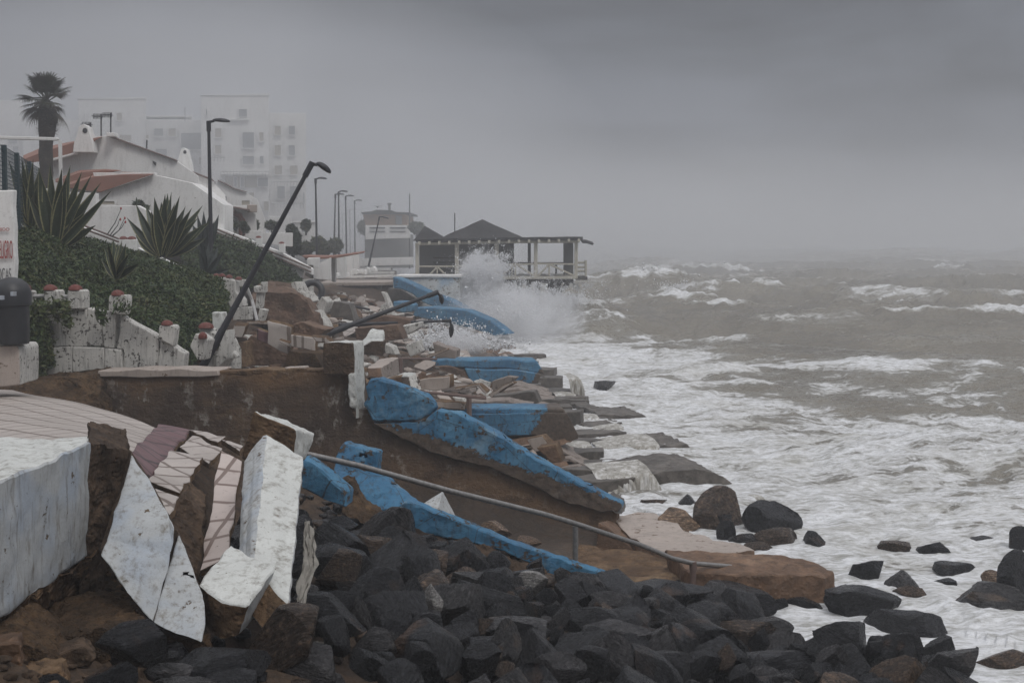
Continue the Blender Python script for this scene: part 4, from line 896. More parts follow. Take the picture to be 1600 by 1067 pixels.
for i in range(190):
    Y = 26.5 + 48*random.random()**1.3; X = float(shore(Y)) - random.uniform(.5, 7.5 + (Y > 34)*2)
    if Y < 33 and X < -6: continue
    z = float(landz(X, Y)) + .10; k = i % 5
    mt, lab = [(PINK, 'pinkish broken slab lying loose on the rubble slope'), (GREYB, 'grey-brown broken slab lying loose on the rubble slope'), (W_OLD, 'chunk of white painted wall lying loose on the rubble slope'), (CONC_BR, 'rust brown chunk of masonry lying loose on the rubble slope'), (TILE, 'piece of cream tile paving lying loose on the rubble slope')][k]
    q = 1 + (Y-27)*.012
    slab_piece(X, Y, z, random.uniform(.5, 1.3)*q, random.uniform(.3, .7)*q, random.choice([.09, .12, .3]) if k in (1, 2, 3) else .08, mt, 'broken_slab', lab, lab.split(' lying')[0] + 's of the slope')
for i in range(30):
    Y = 29 + i*1.15 + random.uniform(-.4, .4); X = float(shore(Y)) - random.uniform(-.3, 1.7)
    slab_piece(X, Y, random.uniform(.0, .28), random.uniform(1.8, 3.2), random.uniform(.7, 1.2), random.uniform(.3, .5), CONC, 'concrete_ledge', 'wet flat concrete ledge at the foot of the collapsed stairs', 'wet concrete ledges along the surf', True)
# hollow white block and the brown cube
t = empty('toppled_block', at(578, 553, 38), 'toppled block with white painted top and dark brown end', 'concrete block')
block('painted_top', [W_WHITE2], [(556,539,37.6),(566,533,37.8),(579,515,38.3),(598,518,38.5),(599,533,37.8),(581,533,37.7),(560,545,37.4)], vec=(0,.5,.0), size=.12, amp=.02, parent=t)
block('broken_end', [CORE_D], [(558,545),(581,534),(600,534),(599,554),(557,554)], Y=37.5, vec=(0,.7,0), size=.12, amp=.03, parent=t)
block('brown_cube', [CONC_BR, PINK, GREYB], [(573,574,34),(595,574,34),(599,591,33.9),(576,589,33.9)], back=[(595,560,36),(623,558,35.6),(625,585,35.4),(600,582,36)], sm=[1,2,2,0], size=.12, amp=.02, label='brown cube of masonry with a ribbed right side behind the blue parapet', cat='masonry block')
block('masonry_block', [W_OLD, W_WHITE2, GREYB], [(638,588,31.5),(650,582,31.5),(654,607,31.3),(641,606,31.3)], back=[(616,588,32.6),(634,581,32.8),(640,600,32.6),(620,602,32.6)], sm=[1,0,0,2], size=.1, amp=.015, label='small white topped block just above the blue parapet', cat='masonry block')
# steel rails among the rubble
t = empty('guard_rail', at(733, 646, 30), 'flat brown steel rail on a post behind the long blue parapet', 'rail')
block('rail', [RUST], [(655,610,29.5),(760,620,30.3),(760,625,30.3),(655,614,29.5)], vec=(0,.08,0), size=1, amp=0, parent=t)
tube('post', RUST, [at(733,622,30.1), at(733,650,30.1)], .055, 8, parent=t)
t = empty('guard_rail', at(625, 585, 36), 'thin steel rail with a post in front of the far blue cheek', 'rail')
tube('rail', RUST, [at(622,560,36), at(682,561,38)], .03, 8, parent=t); tube('post', RUST, [at(625,560,36), at(625,588,36)], .07, 8, parent=t)
tube('pipe', PIPE, [at(455,467,48), at(446,496,47)], .05, 8, label='thin pale pipe sticking out of the brown slope', cat='pipe')
tube('pipe', PIPE, [at(386,450,40), at(394,470,40), at(402,502,39)], .05, 8, label='bent pale pipe beside the slim white shaft', cat='pipe')
tube('cable', LAMPM, [at(524,474,60), at(560,480,60), at(578,484,60)], .05, 6, label='dark bar with pale edge lying before the far cross wall', cat='bar')
bm = bmesh.new(); bmesh.ops.create_cone(bm, segments=28, radius1=.5, radius2=.5, depth=.25, cap_ends=False)
c0 = at(488, 456, 54); R0 = Matrix.Rotation(1.3, 3, 'X')
ring = []
for i in range(28):
    a = i/28*6.2832
    ring.append([bm.verts.new(c0 + R0 @ Vector(((.36+.13*math.cos(b))*math.cos(a), (.36+.13*math.cos(b))*math.sin(a), .13*math.sin(b)))) for b in [k/8*6.2832 for k in range(8)]])
bmesh.ops.delete(bm, geom=[v for v in bm.verts if (v.co-c0).length > 2], context='VERTS')
for i in range(28):
    for k in range(8): bm.faces.new((ring[i][k], ring[(i+1) % 28][k], ring[(i+1) % 28][(k+1) % 8], ring[i][(k+1) % 8]))
bmesh.ops.recalc_face_normals(bm, faces=bm.faces[:])
link('tyre', finish(bm, 60), [BINM], label='dark tyre lying among the white pillar pieces', cat='tyre')

# ------------------------------------------------------------------ far cross wall, paving, white and blue basement of the pavilion
t = empty('cross_wall', at(550, 480, 83), 'dark cross wall under the surviving promenade edge', 'wall')
block('wall_face', [CONC], [(505,446),(595,445),(596,486),(552,486),(505,482)], Y=83, vec=(0,1,0), size=1.2, amp=.03, parent=t)
block('paving_edge', [PINK], [(490,442),(600,441),(614,440),(614,445),(600,446),(492,447)], Y=82.8, vec=(0,1.2,0.0), size=1.2, amp=.02, parent=t)
block('paving', [PINK], [(500,442,83.2),(614,441,83.2),(614,434,98),(520,434,98)], vec=(0,0,-.2), size=1.5, amp=.02, kind='structure')
for i, (x0, x1, y, Y, lab) in enumerate([(520,614,430,92,'nearer long low broken kerb on the far promenade'), (530,616,424,100,'middle low kerb on the far promenade'), (540,610,419,112,'farthest low kerb on the far promenade')]):
    block('kerb', [W_FAR, CONC], [(x0,y),(x1,y-1),(x1,y+3.5),(x0,y+4)], Y=Y, vec=(0,2.5,0), sm=1, size=2, amp=.08, label=lab, cat='kerb')
t = empty('basement_wall', at(670, 480, 80), 'peeling white and pale blue basement wall under the pavilion', 'wall')
WB = mat_paint('peeling_white_blue_wall', (.58, .60, .60), (.25, .23, .19), .60, .35, .6, tint=(.28, .40, .52))
block('wall_face', [WB], [(614,432),(718,432),(719,470),(722,484),(700,486),(614,486)], Y=80, vec=(.3,3,0), size=.8, amp=.05, bevel=.03, parent=t)
block('cap', [W_FAR], [(612,430),(720,430),(720,433.5),(612,433.5)], Y=79.9, vec=(.3,3.2,0), size=1, amp=.03, parent=t)
block('blue_stair_cheek', [BLUE], [(614,432),(626,436),(669,456),(700,468),(740,490),(795,522),(793,525),(735,498),(700,486),(662,474),(645,460),(626,452),(614,450)], Y=78, vec=(.3,1.2,0), size=.6, amp=.05, bevel=.05, label='far blue stair cheek falling from the basement wall into the spray', cat='stair cheek')
block('blue_stair_cheek', [BLUE], [(648,480),(674,480),(729,485),(765,500),(796,523),(774,525),(735,512),(690,503),(645,494)], Y=70, vec=(.3,1.2,0), size=.6, amp=.04, bevel=.05, label='broad blue slab lying below the far blue cheek', cat='stair cheek')
block('blue_stair_cheek', [BLUE], [(614,470),(639,472),(646,477),(644,487),(630,489),(614,485)], Y=68, vec=(.2,.8,0), size=.5, amp=.04, bevel=.05, label='small rounded blue piece left of the broad blue slab', cat='stair cheek')
block('masonry', [CONC], [(606,450),(626,452),(660,474),(648,480),(700,486),(646,496),(606,500)], Y=79.5, vec=(.2,2,0), size=.6, amp=.06, label='brown masonry exposed between the far blue pieces', cat='masonry')

# ------------------------------------------------------------------ pavilion on the pier
PY = 84.0; px = lambda x, y, d=0: at(x, y, PY+d)
s_ = PY/F
t = empty('beach_pavilion', at(780, 435, PY+3), 'open timber beach pavilion with dark roofs standing on stilts over the surf', 'pavilion')
DEP = 8.0
zf = px(780,375).z; zd = px(780,432).z
def hip(name, xl, xr, xa, ya, yb, d0, d1, **k):
    bm = bmesh.new(); zb = px(xl, yb).z; XL, XR, XA = px(xl,yb).x, px(xr,yb).x, px(xa,yb).x; zt = px(xa, ya, (d0+d1)/2).z
    v = [bm.verts.new(c) for c in ((XL, PY+d0, zb), (XR, PY+d0, zb), (XR, PY+d1, zb), (XL, PY+d1, zb), (XA*(1+(d0+d1)/2/PY), PY+(d0+d1)/2, zt))]
    for q in ((0,1,4), (1,2,4), (2,3,4), (3,0,4), (3,2,1,0)): bm.faces.new([v[i] for i in q])
    bmesh.ops.recalc_face_normals(bm, faces=bm.faces[:]); roughen(bm, .6, .035, 0, 3)
    return link(name, finish(bm, 25), [ROOFD], parent=t, **k)
hip('hip_roof', 687, 822, 753, 343, 373, -.4, DEP)
hip('hip_roof', 646, 700, 664, 353, 376, -.3, 5.0)
block('flat_roof', [ROOFD], [(650,374.5),(800,371),(911,370),(911,375.5),(800,375.5),(650,379)], Y=PY-.5, vec=(.2,DEP+1,0), size=.8, amp=.03, parent=t)
block('fascia_beam', [TIMBER], [(650,379.5),(800,376.3),(906,375.5),(906,379.5),(800,380.5),(650,383.5)], Y=PY-.2, vec=(0,.25,0), size=.8, amp=.01, bevel=.01, parent=t)
for i in range(17):
    x = 655+i*15.6; y = 379.2 - i*.26
    a = px(x, y, -.75); boxo('rafter_end', TIMBER, (a.x-.07, a.y, a.z-.09), (a.x+.07, a.y+.9, a.z+.07), 0, parent=t)
for x, w2, d, mt, yt in ((652,.10,0,TIMBER,380),(714,.12,0,TIMBER,380),(776,.12,0,TIMBER,380),(837,.11,0,TIMBER,379),(900,.10,0,TIMBER,379),(827,.10,DEP-.6,DKWOOD,378)):
    a, b = px(x, yt, d), px(x, 433, d)
    if d: b.z = zd
    boxo('post', mt, (b.x-w2, b.y-w2*.8, b.z-.1), (b.x+w2, b.y+w2*.8, a.z), .02, parent=t)
boxo('end_wall', PAV_W, (px(884,0,4).x-.1, PY+4, zd), (px(897,0,4).x, PY+4.3, zf+.05), 0, parent=t)
def wallbox(x0, x1, y0, y1, d, nm='wall', mt=PAV_W):
    a, b = px(x0, y0, d), px(x1, y1, d); return boxo(nm, mt, (a.x, a.y, b.z), (b.x, a.y+.2, a.z), 0, parent=t)
wallbox(655,803,379,430,2.2); 
for y in range(3): wallbox(677,711,402+y*7,404+y*7,2.1,'wall_board',DKWOOD)
bx_ = px(803,0,2.2); boxo('side_wall', PAV_W, (bx_.x-.2, PY+2.2, zd), (bx_.x, PY+7, zf), 0, parent=t)
block('deck', [TIMBER], [(640,429),(717,429),(780,432),(902,432),(902,436),(780,436.5),(717,433),(640,433)], Y=PY-.3, vec=(0,DEP,0), size=1, amp=.015, bevel=.01, parent=t)
def bar(x0, y0, x1, y1, d=0, r=.05, nm='rail', mt=TIMBER): tube(nm, mt, [px(x0,y0,d), px(x1,y1,d)], r, 6, parent=t)
bar(655,416.5,712,416.5); bar(717,416,776,415); bar(779,414,836,412.5); bar(839,412,899,413); bar(779,411,836,411, DEP-.6, .05, 'rail', DKWOOD); bar(840,411,885,411, DEP-.6, .05, 'rail', DKWOOD)
for xc, x0, x1, yt, yb in ((683,672,696,417,429),(805,783,834,412,431),(858,841,897,413,431)):
    bar(xc,yt,x0,yb,0,.055,'brace'); bar(xc,yt,x1,yb,0,.055,'brace'); bar(xc,yt,xc,yb,0,.05,'baluster')
bar(745,415,725,431,0,.05,'brace'); bar(745,415,768,431,0,.05,'brace')
bar(869,412,869,431,DEP-.6,.06,'baluster',DKWOOD); bar(800,412,800,431,0,.04,'baluster')
bar(862,414,895,431,3,.06,'brace',DKWOOD); bar(808,414,833,431,3,.06,'brace',DKWOOD)
for y in (410.5, 417.5, 423.5): bar(900,y,917,y,1.0,.07)
boxo('post', TIMBER, (px(915,0,1).x, PY+.9, px(0,437,1).z), (px(918.5,0,1).x, PY+1.2, px(0,406.5,1).z), .02, parent=t)
boxo('deck_end', DKWOOD, (px(900,0,1).x, PY+.2, px(0,437,1).z), (px(918.5,0,1).x, PY+3, px(0,432,1).z), .02, parent=t)
block('strut', [DKWOOD], [(886,438),(897,438),(877,458),(874,455)], Y=PY+.2, vec=(0,.4,0), size=1, amp=.01, parent=t)
block('torn_roof_edge', [ROOFD], [(909,377),(916,376.5),(928,380.5),(926,383),(918,380.5),(910,380)], Y=PY+.5, vec=(0,1.5,.1), size=.4, amp=.03, parent=t)
for x, d in ((800,1),(812,4),(826,1),(866,1),(873,4),(860,6),(745,3),(780,5),(700,4),(840,6)):
    a = px(x, 436, d); boxo('stilt', DKWOOD, (a.x-.16, a.y-.16, -1.0), (a.x+.16, a.y+.16, zd-.12), .02, parent=t)
boxo('cross_beam', DKWOOD, (px(735,0).x, PY+.6, zd-.42), (px(898,0).x, PY+.9, zd-.17), .02, parent=t)
tube('aerial', LAMPM, [px(710.5,372,3), px(710.5,333,3)], .03, 6, parent=t)

# ------------------------------------------------------------------ street lamps
def lamp_head(L, base, yaw=0, flip=1):
    h = bpy.data.objects.new('lamp_head', bpy.data.meshes.new('m'))
    return h
def street_lamp(foot, H, label, lean=None, r=.075, yaw=0.0, hs=.8, group='promenade street lamps', face=1, hang=0.0):
    """built upright at the origin, then leaned by its matrix"""
    t = empty('street_lamp', foot, label, 'street lamp', group)
    bm = bmesh.new(); tube_bm(bm, [(0,0,0), (0,0,.9), (0,0,.95), (0,0,H)], [r*1.25, r*1.2, r, r*.62], 12); bmesh.ops.recalc_face_normals(bm, faces=bm.faces[:])
    link('pole', finish(bm, 40), [LAMPM], parent=t, recentre=False)
    bm = bmesh.new(); tube_bm(bm, [(0,0,H-.28), (0,0,H+.03)], [r*.95, r*.95], 12); tube_bm(bm, [(0,0,H), (.22*hs,0,H+.03)], [r*.55, r*.5], 8); bmesh.ops.recalc_face_normals(bm, faces=bm.faces[:])
    link('bracket', finish(bm, 40), [LAMPM], parent=t, recentre=False)
    bm = bmesh.new(); bmesh.ops.create_icosphere(bm, subdivisions=3, radius=1)
    for v in bm.verts:
        x, y, z = v.co; tp = 1-.35*max(0, x)
        v.co = Vector(((.48 + x*.34)*hs, y*.15*tp, H + .03 + (z*.085 if z > 0 else z*.035) - .02*x))
    link('lamp_head', finish(bm, 50), [LAMPM], parent=t, recentre=False)
    if lean: t.rotation_euler = (lean[1], lean[0], yaw)
    else: t.rotation_euler = (0, 0, yaw)
    return t
for i, (xb, xt, yt, lab) in enumerate([(332,326,191,'tall upright black lamp rising behind the hedge bank, nearest upright one'), (496,493,280,'upright lamp right of the leaning one, second nearest'), (521,524,304,'upright lamp with a slight right tilt above the white wall row'),
     (530,529,300,'upright lamp close behind the slightly tilted one'), (542,540,307,'upright lamp third from the right of the row'), (555,554,314,'upright lamp at the right end of the row'), (548,546,328,'faint small lamp between the two right ones'), (536,535,335,'faintest and farthest lamp in the fog')]):
    Y = 3.75*F/(383-yt); p = at(xb, 383+2.25*F/Y, Y); top = at(xt, yt, Y)
    street_lamp(Vector((p.x, Y, 2.9)), top.z-2.9, lab, lean=(math.atan2(top.x-p.x, 6), 0), yaw=0.0)
def leaned(pa, pb, Ya, Yb, lab, r=.075, roll=0.0, hs=.8):
    a, b = at(*pa, Ya), at(*pb, Yb); d = b-a
    t = street_lamp(a, d.length, lab, r=r, hs=hs)
    z = d.normalized(); x = Vector((math.cos(roll), 0, math.sin(roll))); x = (x - z*x.dot(z)).normalized(); y = z.cross(x)
    t.matrix_world = Matrix.Translation(a) @ Matrix((x, y, z)).transposed().to_4x4()
leaned((312,582), (487,256), 27.0, 27.5, 'black street lamp leaning steeply to the right in front of the hedge', .062, -.5, .5)
leaned((490,530), (683,457), 37, 38, 'fallen street lamp lying low with its head hanging down, nearer one', .07, -1.2, .42)
leaned((530,508), (703,501), 46, 48, 'second fallen street lamp, nearly level, its head in the splash', .058, -1.5, .7)
leaned((576,416), (593,339), 98, 98, 'thin lamp leaning right in front of the foggy restaurant', .06, -.1)
print('middle ok')
# ------------------------------------------------------------------ white balustrade with red caps
def red_cap(cx, cy, Y, w, h, **k):
    s = Y/F; bm = bmesh.new(); bmesh.ops.create_icosphere(bm, subdivisions=2, radius=1)
    for v in bm.verts:
        x, y, z = v.co; z = max(z, -.15); q = 4
        n = (abs(x)**q + abs(y)**q)**(1/q) if abs(x)+abs(y) > 1e-6 else 1; r = math.hypot(x, y); f = min(1.25, r/n if n else 1)
        v.co = Vector((x*f*w*s/2, y*f*w*s/2, z*h*s))
    c = at(cx, cy, Y+w*s/2)
    for v in bm.verts: v.co += c
    return link('cap', finish(bm, 40), [RED], **k)
t = empty('balustrade', at(170, 585, 26), 'cracked white balustrade wall with red capped posts along the hedge foot, nearest', 'wall')
BY = 26
WP = [[(60,486),(94,484),(97,541),(70,543)], [(94.6,484.5),(135,483),(137.4,541),(97.4,541)], [(136,481),(154,485),(161.5,541),(138,541)], [(161,486),(182,488),(178.5,544),(162.3,542)],
      [(189,493),(247,527),(244,577),(193,578),(193,547),(182,544)], [(250,529),(288,552),(286,577),(245.5,577)], [(71,543.5),(111,542),(111.5,583),(73,587)], [(112,542),(162,544),(162,578.5),(112.2,582.5)], [(163.2,544),(188,547),(191.5,578.5),(163.2,578.5)]]
for i, P in enumerate(WP):
    block('wall_panel', [W_OLD, CORE], P, Y=BY - (.10 if i > 5 else 0) + (i % 3)*.02, vec=(.03,.28,0), sm=0, size=.14, amp=.012, bevel=.015, parent=t)
for P, cap in (([(67,453),(92,453),(93,485),(68,485)], (79,453,21,9)), ([(105,453),(131,453),(131.5,484),(106,484)], (118,453,21,9)), ([(172,461),(196,461),(198.5,466),(196.5,492),(188,492),(169,487),(170,465)], (184,461.5,20,9)),
               ([(250,508),(271,508),(273.5,513),(270,541),(248,530),(247.5,513)], (261,507.5,18,8)), ([(27,454),(48,454),(50,500),(27,500)], (38,453,21,11))):
    p = block('post', [W_OLD], P, Y=BY-.08, vec=(.02,.30,0), size=.1, amp=.006, bevel=.03, parent=t)
    red_cap(*cap[:2], BY-.1, cap[2], cap[3], parent=p)
tube('tube_rail', PIPE, [at(45,463,26.05), at(78,462,26.05)], .035, 8, parent=t); tube('tube_rail', PIPE, [at(80,462,26.05), at(118,464,26.05)], .035, 8, parent=t)
t = empty('fallen_post', at(305, 562, 26.5), 'white post with a red cap toppled sideways beside the leaning lamp foot', 'post')
block('post', [W_OLD, CORE], [(306,520),(322,531),(318,548),(314,563),(308,563),(296,541)], Y=26.4, vec=(.1,.35,0), size=.1, amp=.01, bevel=.02, parent=t)
red_cap(317, 528, 26.3, 14, 10, parent=t)
t = empty('fallen_post', at(322, 525, 27.2), 'second toppled post with a red top behind the first', 'post')
block('post', [W_OLD], [(308,513),(316,508),(334,521),(332,540),(322,534)], Y=27.2, vec=(.1,.3,0), size=.1, amp=.01, bevel=.02, parent=t); red_cap(322, 512, 27.1, 24, 9, parent=t)
t = empty('balustrade', at(365, 500, 37), 'farther stepped white balustrade with red caps right of the upright lamp', 'wall')
block('wall_panel', [W_OLD], [(338,432),(352,434),(368,440),(368,456),(379,467),(381,479),(365,481),(359,479),(350,450)], Y=38, vec=(.05,.35,0), size=.2, amp=.015, parent=t)
block('wall_panel', [W_OLD], [(366,481),(388,479),(389,500),(364,501)], Y=37, vec=(.05,.35,0), size=.2, amp=.015, parent=t)
block('post', [W_OLD], [(367,437),(379,437),(378,448),(367,447)], Y=39, vec=(.05,.4,0), size=.2, amp=.01, parent=t)
for x, y in ((338,432),(347,432),(358,434),(373,437)): red_cap(x, y, 38, 11, 5, parent=t)
# bin on a plinth, board with writing
t = empty('litter_bin', at(22, 540, 21.5), 'black domed litter bin on a pale plinth at the left edge', 'litter bin')
c = at(20, 537, 21.7); R = 27*21.7/F; zt = at(20,456,21.7).z; zb = c.z
bm = bmesh.new(); n = 40; prof = [(0.90, zb), (0.94, zb+.05), (0.97, zt-.22), (1.1, zt-.2), (1.12, zt-.02), (1.05, zt+.04), (.92, zt+.12), (.6, zt+.19), (.2, zt+.22)]
rg = []
for r_, z_ in prof:
    rg.append([bm.verts.new((c.x+R*r_*(1-(.035 if (k % 4 == 0 and z_ < zt-.21) else 0))*math.cos(k/n*6.2832), c.y+R*r_*math.sin(k/n*6.2832), z_)) for k in range(n)])
for a, b in zip(rg, rg[1:]):
    for k in range(n): bm.faces.new((a[k], a[(k+1) % n], b[(k+1) % n], b[k]))
bm.faces.new(rg[0][::-1]); bm.faces.new(rg[-1]); bmesh.ops.recalc_face_normals(bm, faces=bm.faces[:])
link('body', finish(bm, 30), [BINM], parent=t)
a = at(3,465,21.2); boxo('badge', W_WHITE_SHADED, (a.x-.03, a.y-.06, a.z-.03), (a.x+.03, a.y+.02, a.z+.03), 0, parent=t)
a = at(22,459,21.2); boxo('badge', W_WHITE_SHADED, (a.x-.03, a.y-.07, a.z-.03), (a.x+.03, a.y+.02, a.z+.03), 0, parent=t)
block('plinth', [PINK, W_OLD], [(-60,540),(26,540),(30,546),(30,601),(-60,606)], Y=21.6, vec=(0,.9,0), sm=1, size=.2, amp=.008, label='pale stone plinth under the black litter bin', cat='plinth')
t = empty('notice_board', at(5, 470, 22.6), 'rough white slab painted with red PELIGRO at the left edge', 'sign')
block('board', [W_FAR, CORE], [(-70,296),(21,297),(22,380),(22,470),(-70,474)], Y=22.6, vec=(0,.18,0), sm=0, size=.15, amp=.006, parent=t)
def text(s, name, x0, x1, yb, h, Y, m, parent):
    cu = bpy.data.curves.new(name, 'FONT'); cu.body = s; cu.size = 1; cu.extrude = .004
    ob = bpy.data.objects.new(name, cu); COL.objects.link(ob); bpy.context.view_layer.update()
    me = bpy.data.meshes.new_from_object(ob.evaluated_get(bpy.context.evaluated_depsgraph_get())); bpy.data.objects.remove(ob)
    co = np.empty(len(me.vertices)*3); me.vertices.foreach_get('co', co); co = co.reshape(-1, 3)
    a, b = at(x0, yb, Y), at(x1, yb, Y); k = h*Y/F
    w_ = co[:,0].max()-co[:,0].min(); hh = co[:,1].max()
    X = a.x + (co[:,0]-co[:,0].min())/w_*(b.x-a.x); Z = a.z + co[:,1]/hh*k; Yy = Y - co[:,2] - .012
    me.vertices.foreach_set('co', np.stack([X, Yy, Z], -1).ravel()); me.update()
    return link(name, me, [m], parent=parent)
REDP = plain('faded_red_paint', (.42, .12, .11), .7); GREYP = plain('faded_black_paint', (.16, .16, .16), .7)
text('PELIGRO', 'lettering', -4, 20.5, 404, 28, 22.57, REDP, t); text('ROCAS', 'lettering', -8, 18, 438, 19, 22.57, GREYP, t); text('PROHIBIDO', 'small_lettering', -22, 15, 361, 5, 22.57, REDP, t)
# green mesh fence above the board
t = empty('mesh_fence', at(25, 310, 30), 'dark green wire mesh fence above the sign at the left edge', 'fence')
fp = [at(-40,212,27), at(6,229,29), at(26,241,32), at(46,254,35.5), at(62,264,39)]
GREENM = plain('green_fence_paint', (.035, .06, .07), .5)
for q in fp[1:4]: boxo('post', GREENM, (q.x-.045, q.y-.045, q.z-1.75), (q.x+.045, q.y+.045, q.z+.03), .005, parent=t)
bm = bmesh.new()
for a, b in zip(fp, fp[1:]):
    for k in range(22):
        z = Vector((0, 0, -1.7*k/21)); tube_bm(bm, [a+z, b+z], .008, 4, 0, False)
    nn = 14
    for k in range(nn): 
        q = a.lerp(b, k/nn); tube_bm(bm, [q, q+Vector((0,0,-1.7))], .006, 4, 0, False)
link('wire_mesh', finish(bm, 0), [GREENM], parent=t)

# ------------------------------------------------------------------ hedge banks of ground cover, agaves, trees
def mat_leaf(name, a, b, c, rough=.55):
    m = MT(name, rough, .35); n = m.noise(1.1, 4, .6); n2 = m.noise(25, 3, .6)
    col = m.ramp(n, [(.32, a), (.5, b), (.7, c)]); col = m.mix(m.rng(n2, .35, .65), col, tuple(x*.55 for x in b)); return m.done(col)
LEAF = mat_leaf('ground_cover_leaves', (.030, .062, .018), (.055, .088, .022), (.11, .115, .032)); LEAF2 = mat_leaf('shrub_leaves', (.022, .034, .015), (.036, .050, .020), (.055, .064, .026))
LEAFO = mat_leaf('olive_leaves', (.06, .08, .026), (.10, .11, .035), (.14, .12, .045)); LEAFD = mat_leaf('deep_green_leaves', (.012, .028, .012), (.020, .042, .018), (.03, .055, .022))
BARK = mat_core('bark', (.03, .024, .018), (.05, .04, .03), (.08, .065, .05), 2.0)
def leaves(name, P, Nn, size, mats, spread=.6, parent=None, **k):
    P = np.asarray(P, float); Nn = np.asarray(Nn, float); n = len(P)
    nr = Nn + rng.normal(size=(n, 3))*spread; nr /= np.linalg.norm(nr, axis=1)[:, None]
    tx = np.cross(nr, rng.normal(size=(n, 3))); tx /= np.linalg.norm(tx, axis=1)[:, None]; ty = np.cross(nr, tx)
    s = size*rng.uniform(.6, 1.5, n)[:, None]
    V = np.stack([P - tx*s*.9, P - ty*s*.34 + nr*s*.15, P + tx*s*1.1, P + ty*s*.34 + nr*s*.1], 1).reshape(-1, 3)
    me = npmesh(V, np.arange(n*4).reshape(-1, 4))
    mi = np.where(rng.random(n) < .5, 0, rng.integers(0, len(mats), n)); me.polygons.foreach_set('material_index', mi.astype(np.int32))
    return link(name, me, mats, parent=parent, recentre=parent is not None or 'label' in k, **k)
def bank(name, rows_, mat_under, density, size, mats, amp=.25, hang=0, kind='stuff'):
    R_ = [pts(r) for r in rows_]
    def ev(u, v):
        k = v*(len(R_)-1); j = min(int(k), len(R_)-2); f = k-j
        def li(r, u): q = u*(len(r)-1); i = min(int(q), len(r)-2); return r[i].lerp(r[i+1], q-i)
        return li(R_[j], u).lerp(li(R_[j+1], u), f)
    def disp(p):
        return p + Vector((0, -amp*.9, amp*.7))*(mnoise.fractal(p*.9, .9, 2.1, 4) + .6*mnoise.fractal(p*2.6, .9, 2.1, 3))
    bm = bmesh.new(); n, k = 70, 30
    G = [[bm.verts.new(disp(ev(i/n, j/k))) for j in range(k+1)] for i in range(n+1)]
    for i in range(n):
        for j in range(k): bm.faces.new((G[i][j], G[i+1][j], G[i+1][j+1], G[i][j+1]))
    me = finish(bm, 180); link(name+'_soil', me, [mat_under], kind='structure', recentre=False)
    N = density; P = []; Q = []
    for _ in range(N):
        u, v = random.random(), random.random(); a = disp(ev(u, v)); b = disp(ev(min(1, u+.01), v)); c = disp(ev(u, min(1, v+.01)))
        nn = (b-a).cross(c-a)
        if nn.length < 1e-9: continue
        nn.normalize(); nn = nn if nn.dot(Vector((0, -1, 1))) > 0 else -nn
        P.append(a + nn*random.uniform(-.02, .14)); Q.append(nn)
    return leaves(name, P, Q, size, mats, .9, kind=kind)
UND = plain('dark_leaf_litter', (.022, .026, .012), .9)  # even dark green-brown base under the leaves
bank('hedge_bank', [[(20,600,24.4),(62,588,25.6),(110,560,26.5),(190,545,27),(262,560,27.5),(300,580,27.8),(345,545,29.5)],
                    [(14,500,24.8),(66,492,25.8),(120,480,27.6),(185,478,28.5),(245,500,29),(295,520,29.5),(352,505,31)],
                    [(10,430,26),(60,430,28),(120,435,30),(185,440,31),(240,455,31.5),(290,470,32),(357,478,33)],
                    [(5,385,29),(60,378,31),(120,392,33),(185,402,34),(240,418,34.5),(290,432,35),(350,450,36)],
                    [(0,362,32),(60,364,34),(120,378,36),(185,392,38),(240,410,39),(290,424,39.5),(345,445,39)],
                    [(0,368,38),(60,372,40),(120,386,42),(185,400,44),(240,418,45),(290,434,45),(345,455,44)]], UND, 95000, .046, [LEAF, LEAF, LEAFO, LEAFD], .20)
bank('hedge_bank', [[(300,445,46),(345,452,46),(385,450,48),(410,455,50),(432,478,52),(462,470,54)],
                    [(290,420,48),(340,418,49),(385,428,51),(425,440,54),(450,450,56),(476,450,58)],
                    [(280,395,51),(335,388,52),(380,398,54),(420,410,57),(450,428,60),(470,438,62)],
                    [(270,378,55),(330,372,56),(370,380,58),(412,396,60),(445,412,63),(460,425,65)],
                    [(270,378,62),(330,372,63),(370,380,65),(412,396,67),(445,412,69),(460,425,70)]], UND, 34000, .07, [LEAF, LEAFD, LEAF2], .45)
block('eroded_slope', [SOIL_R], [(400,470),(420,452),(450,458),(480,478),(500,500),(505,522),(450,520),(410,505),(395,490)], Y=44, back=[(390,448,52),(420,440,54),(450,445,56),(480,458,58),(500,475,58),(505,500,56),(450,500,56),(410,490,52),(395,480,50)], size=.35, amp=.22, bevel=0, label='bare brown slope torn open below the far hedge bank', cat='eroded slope')
t_ = []
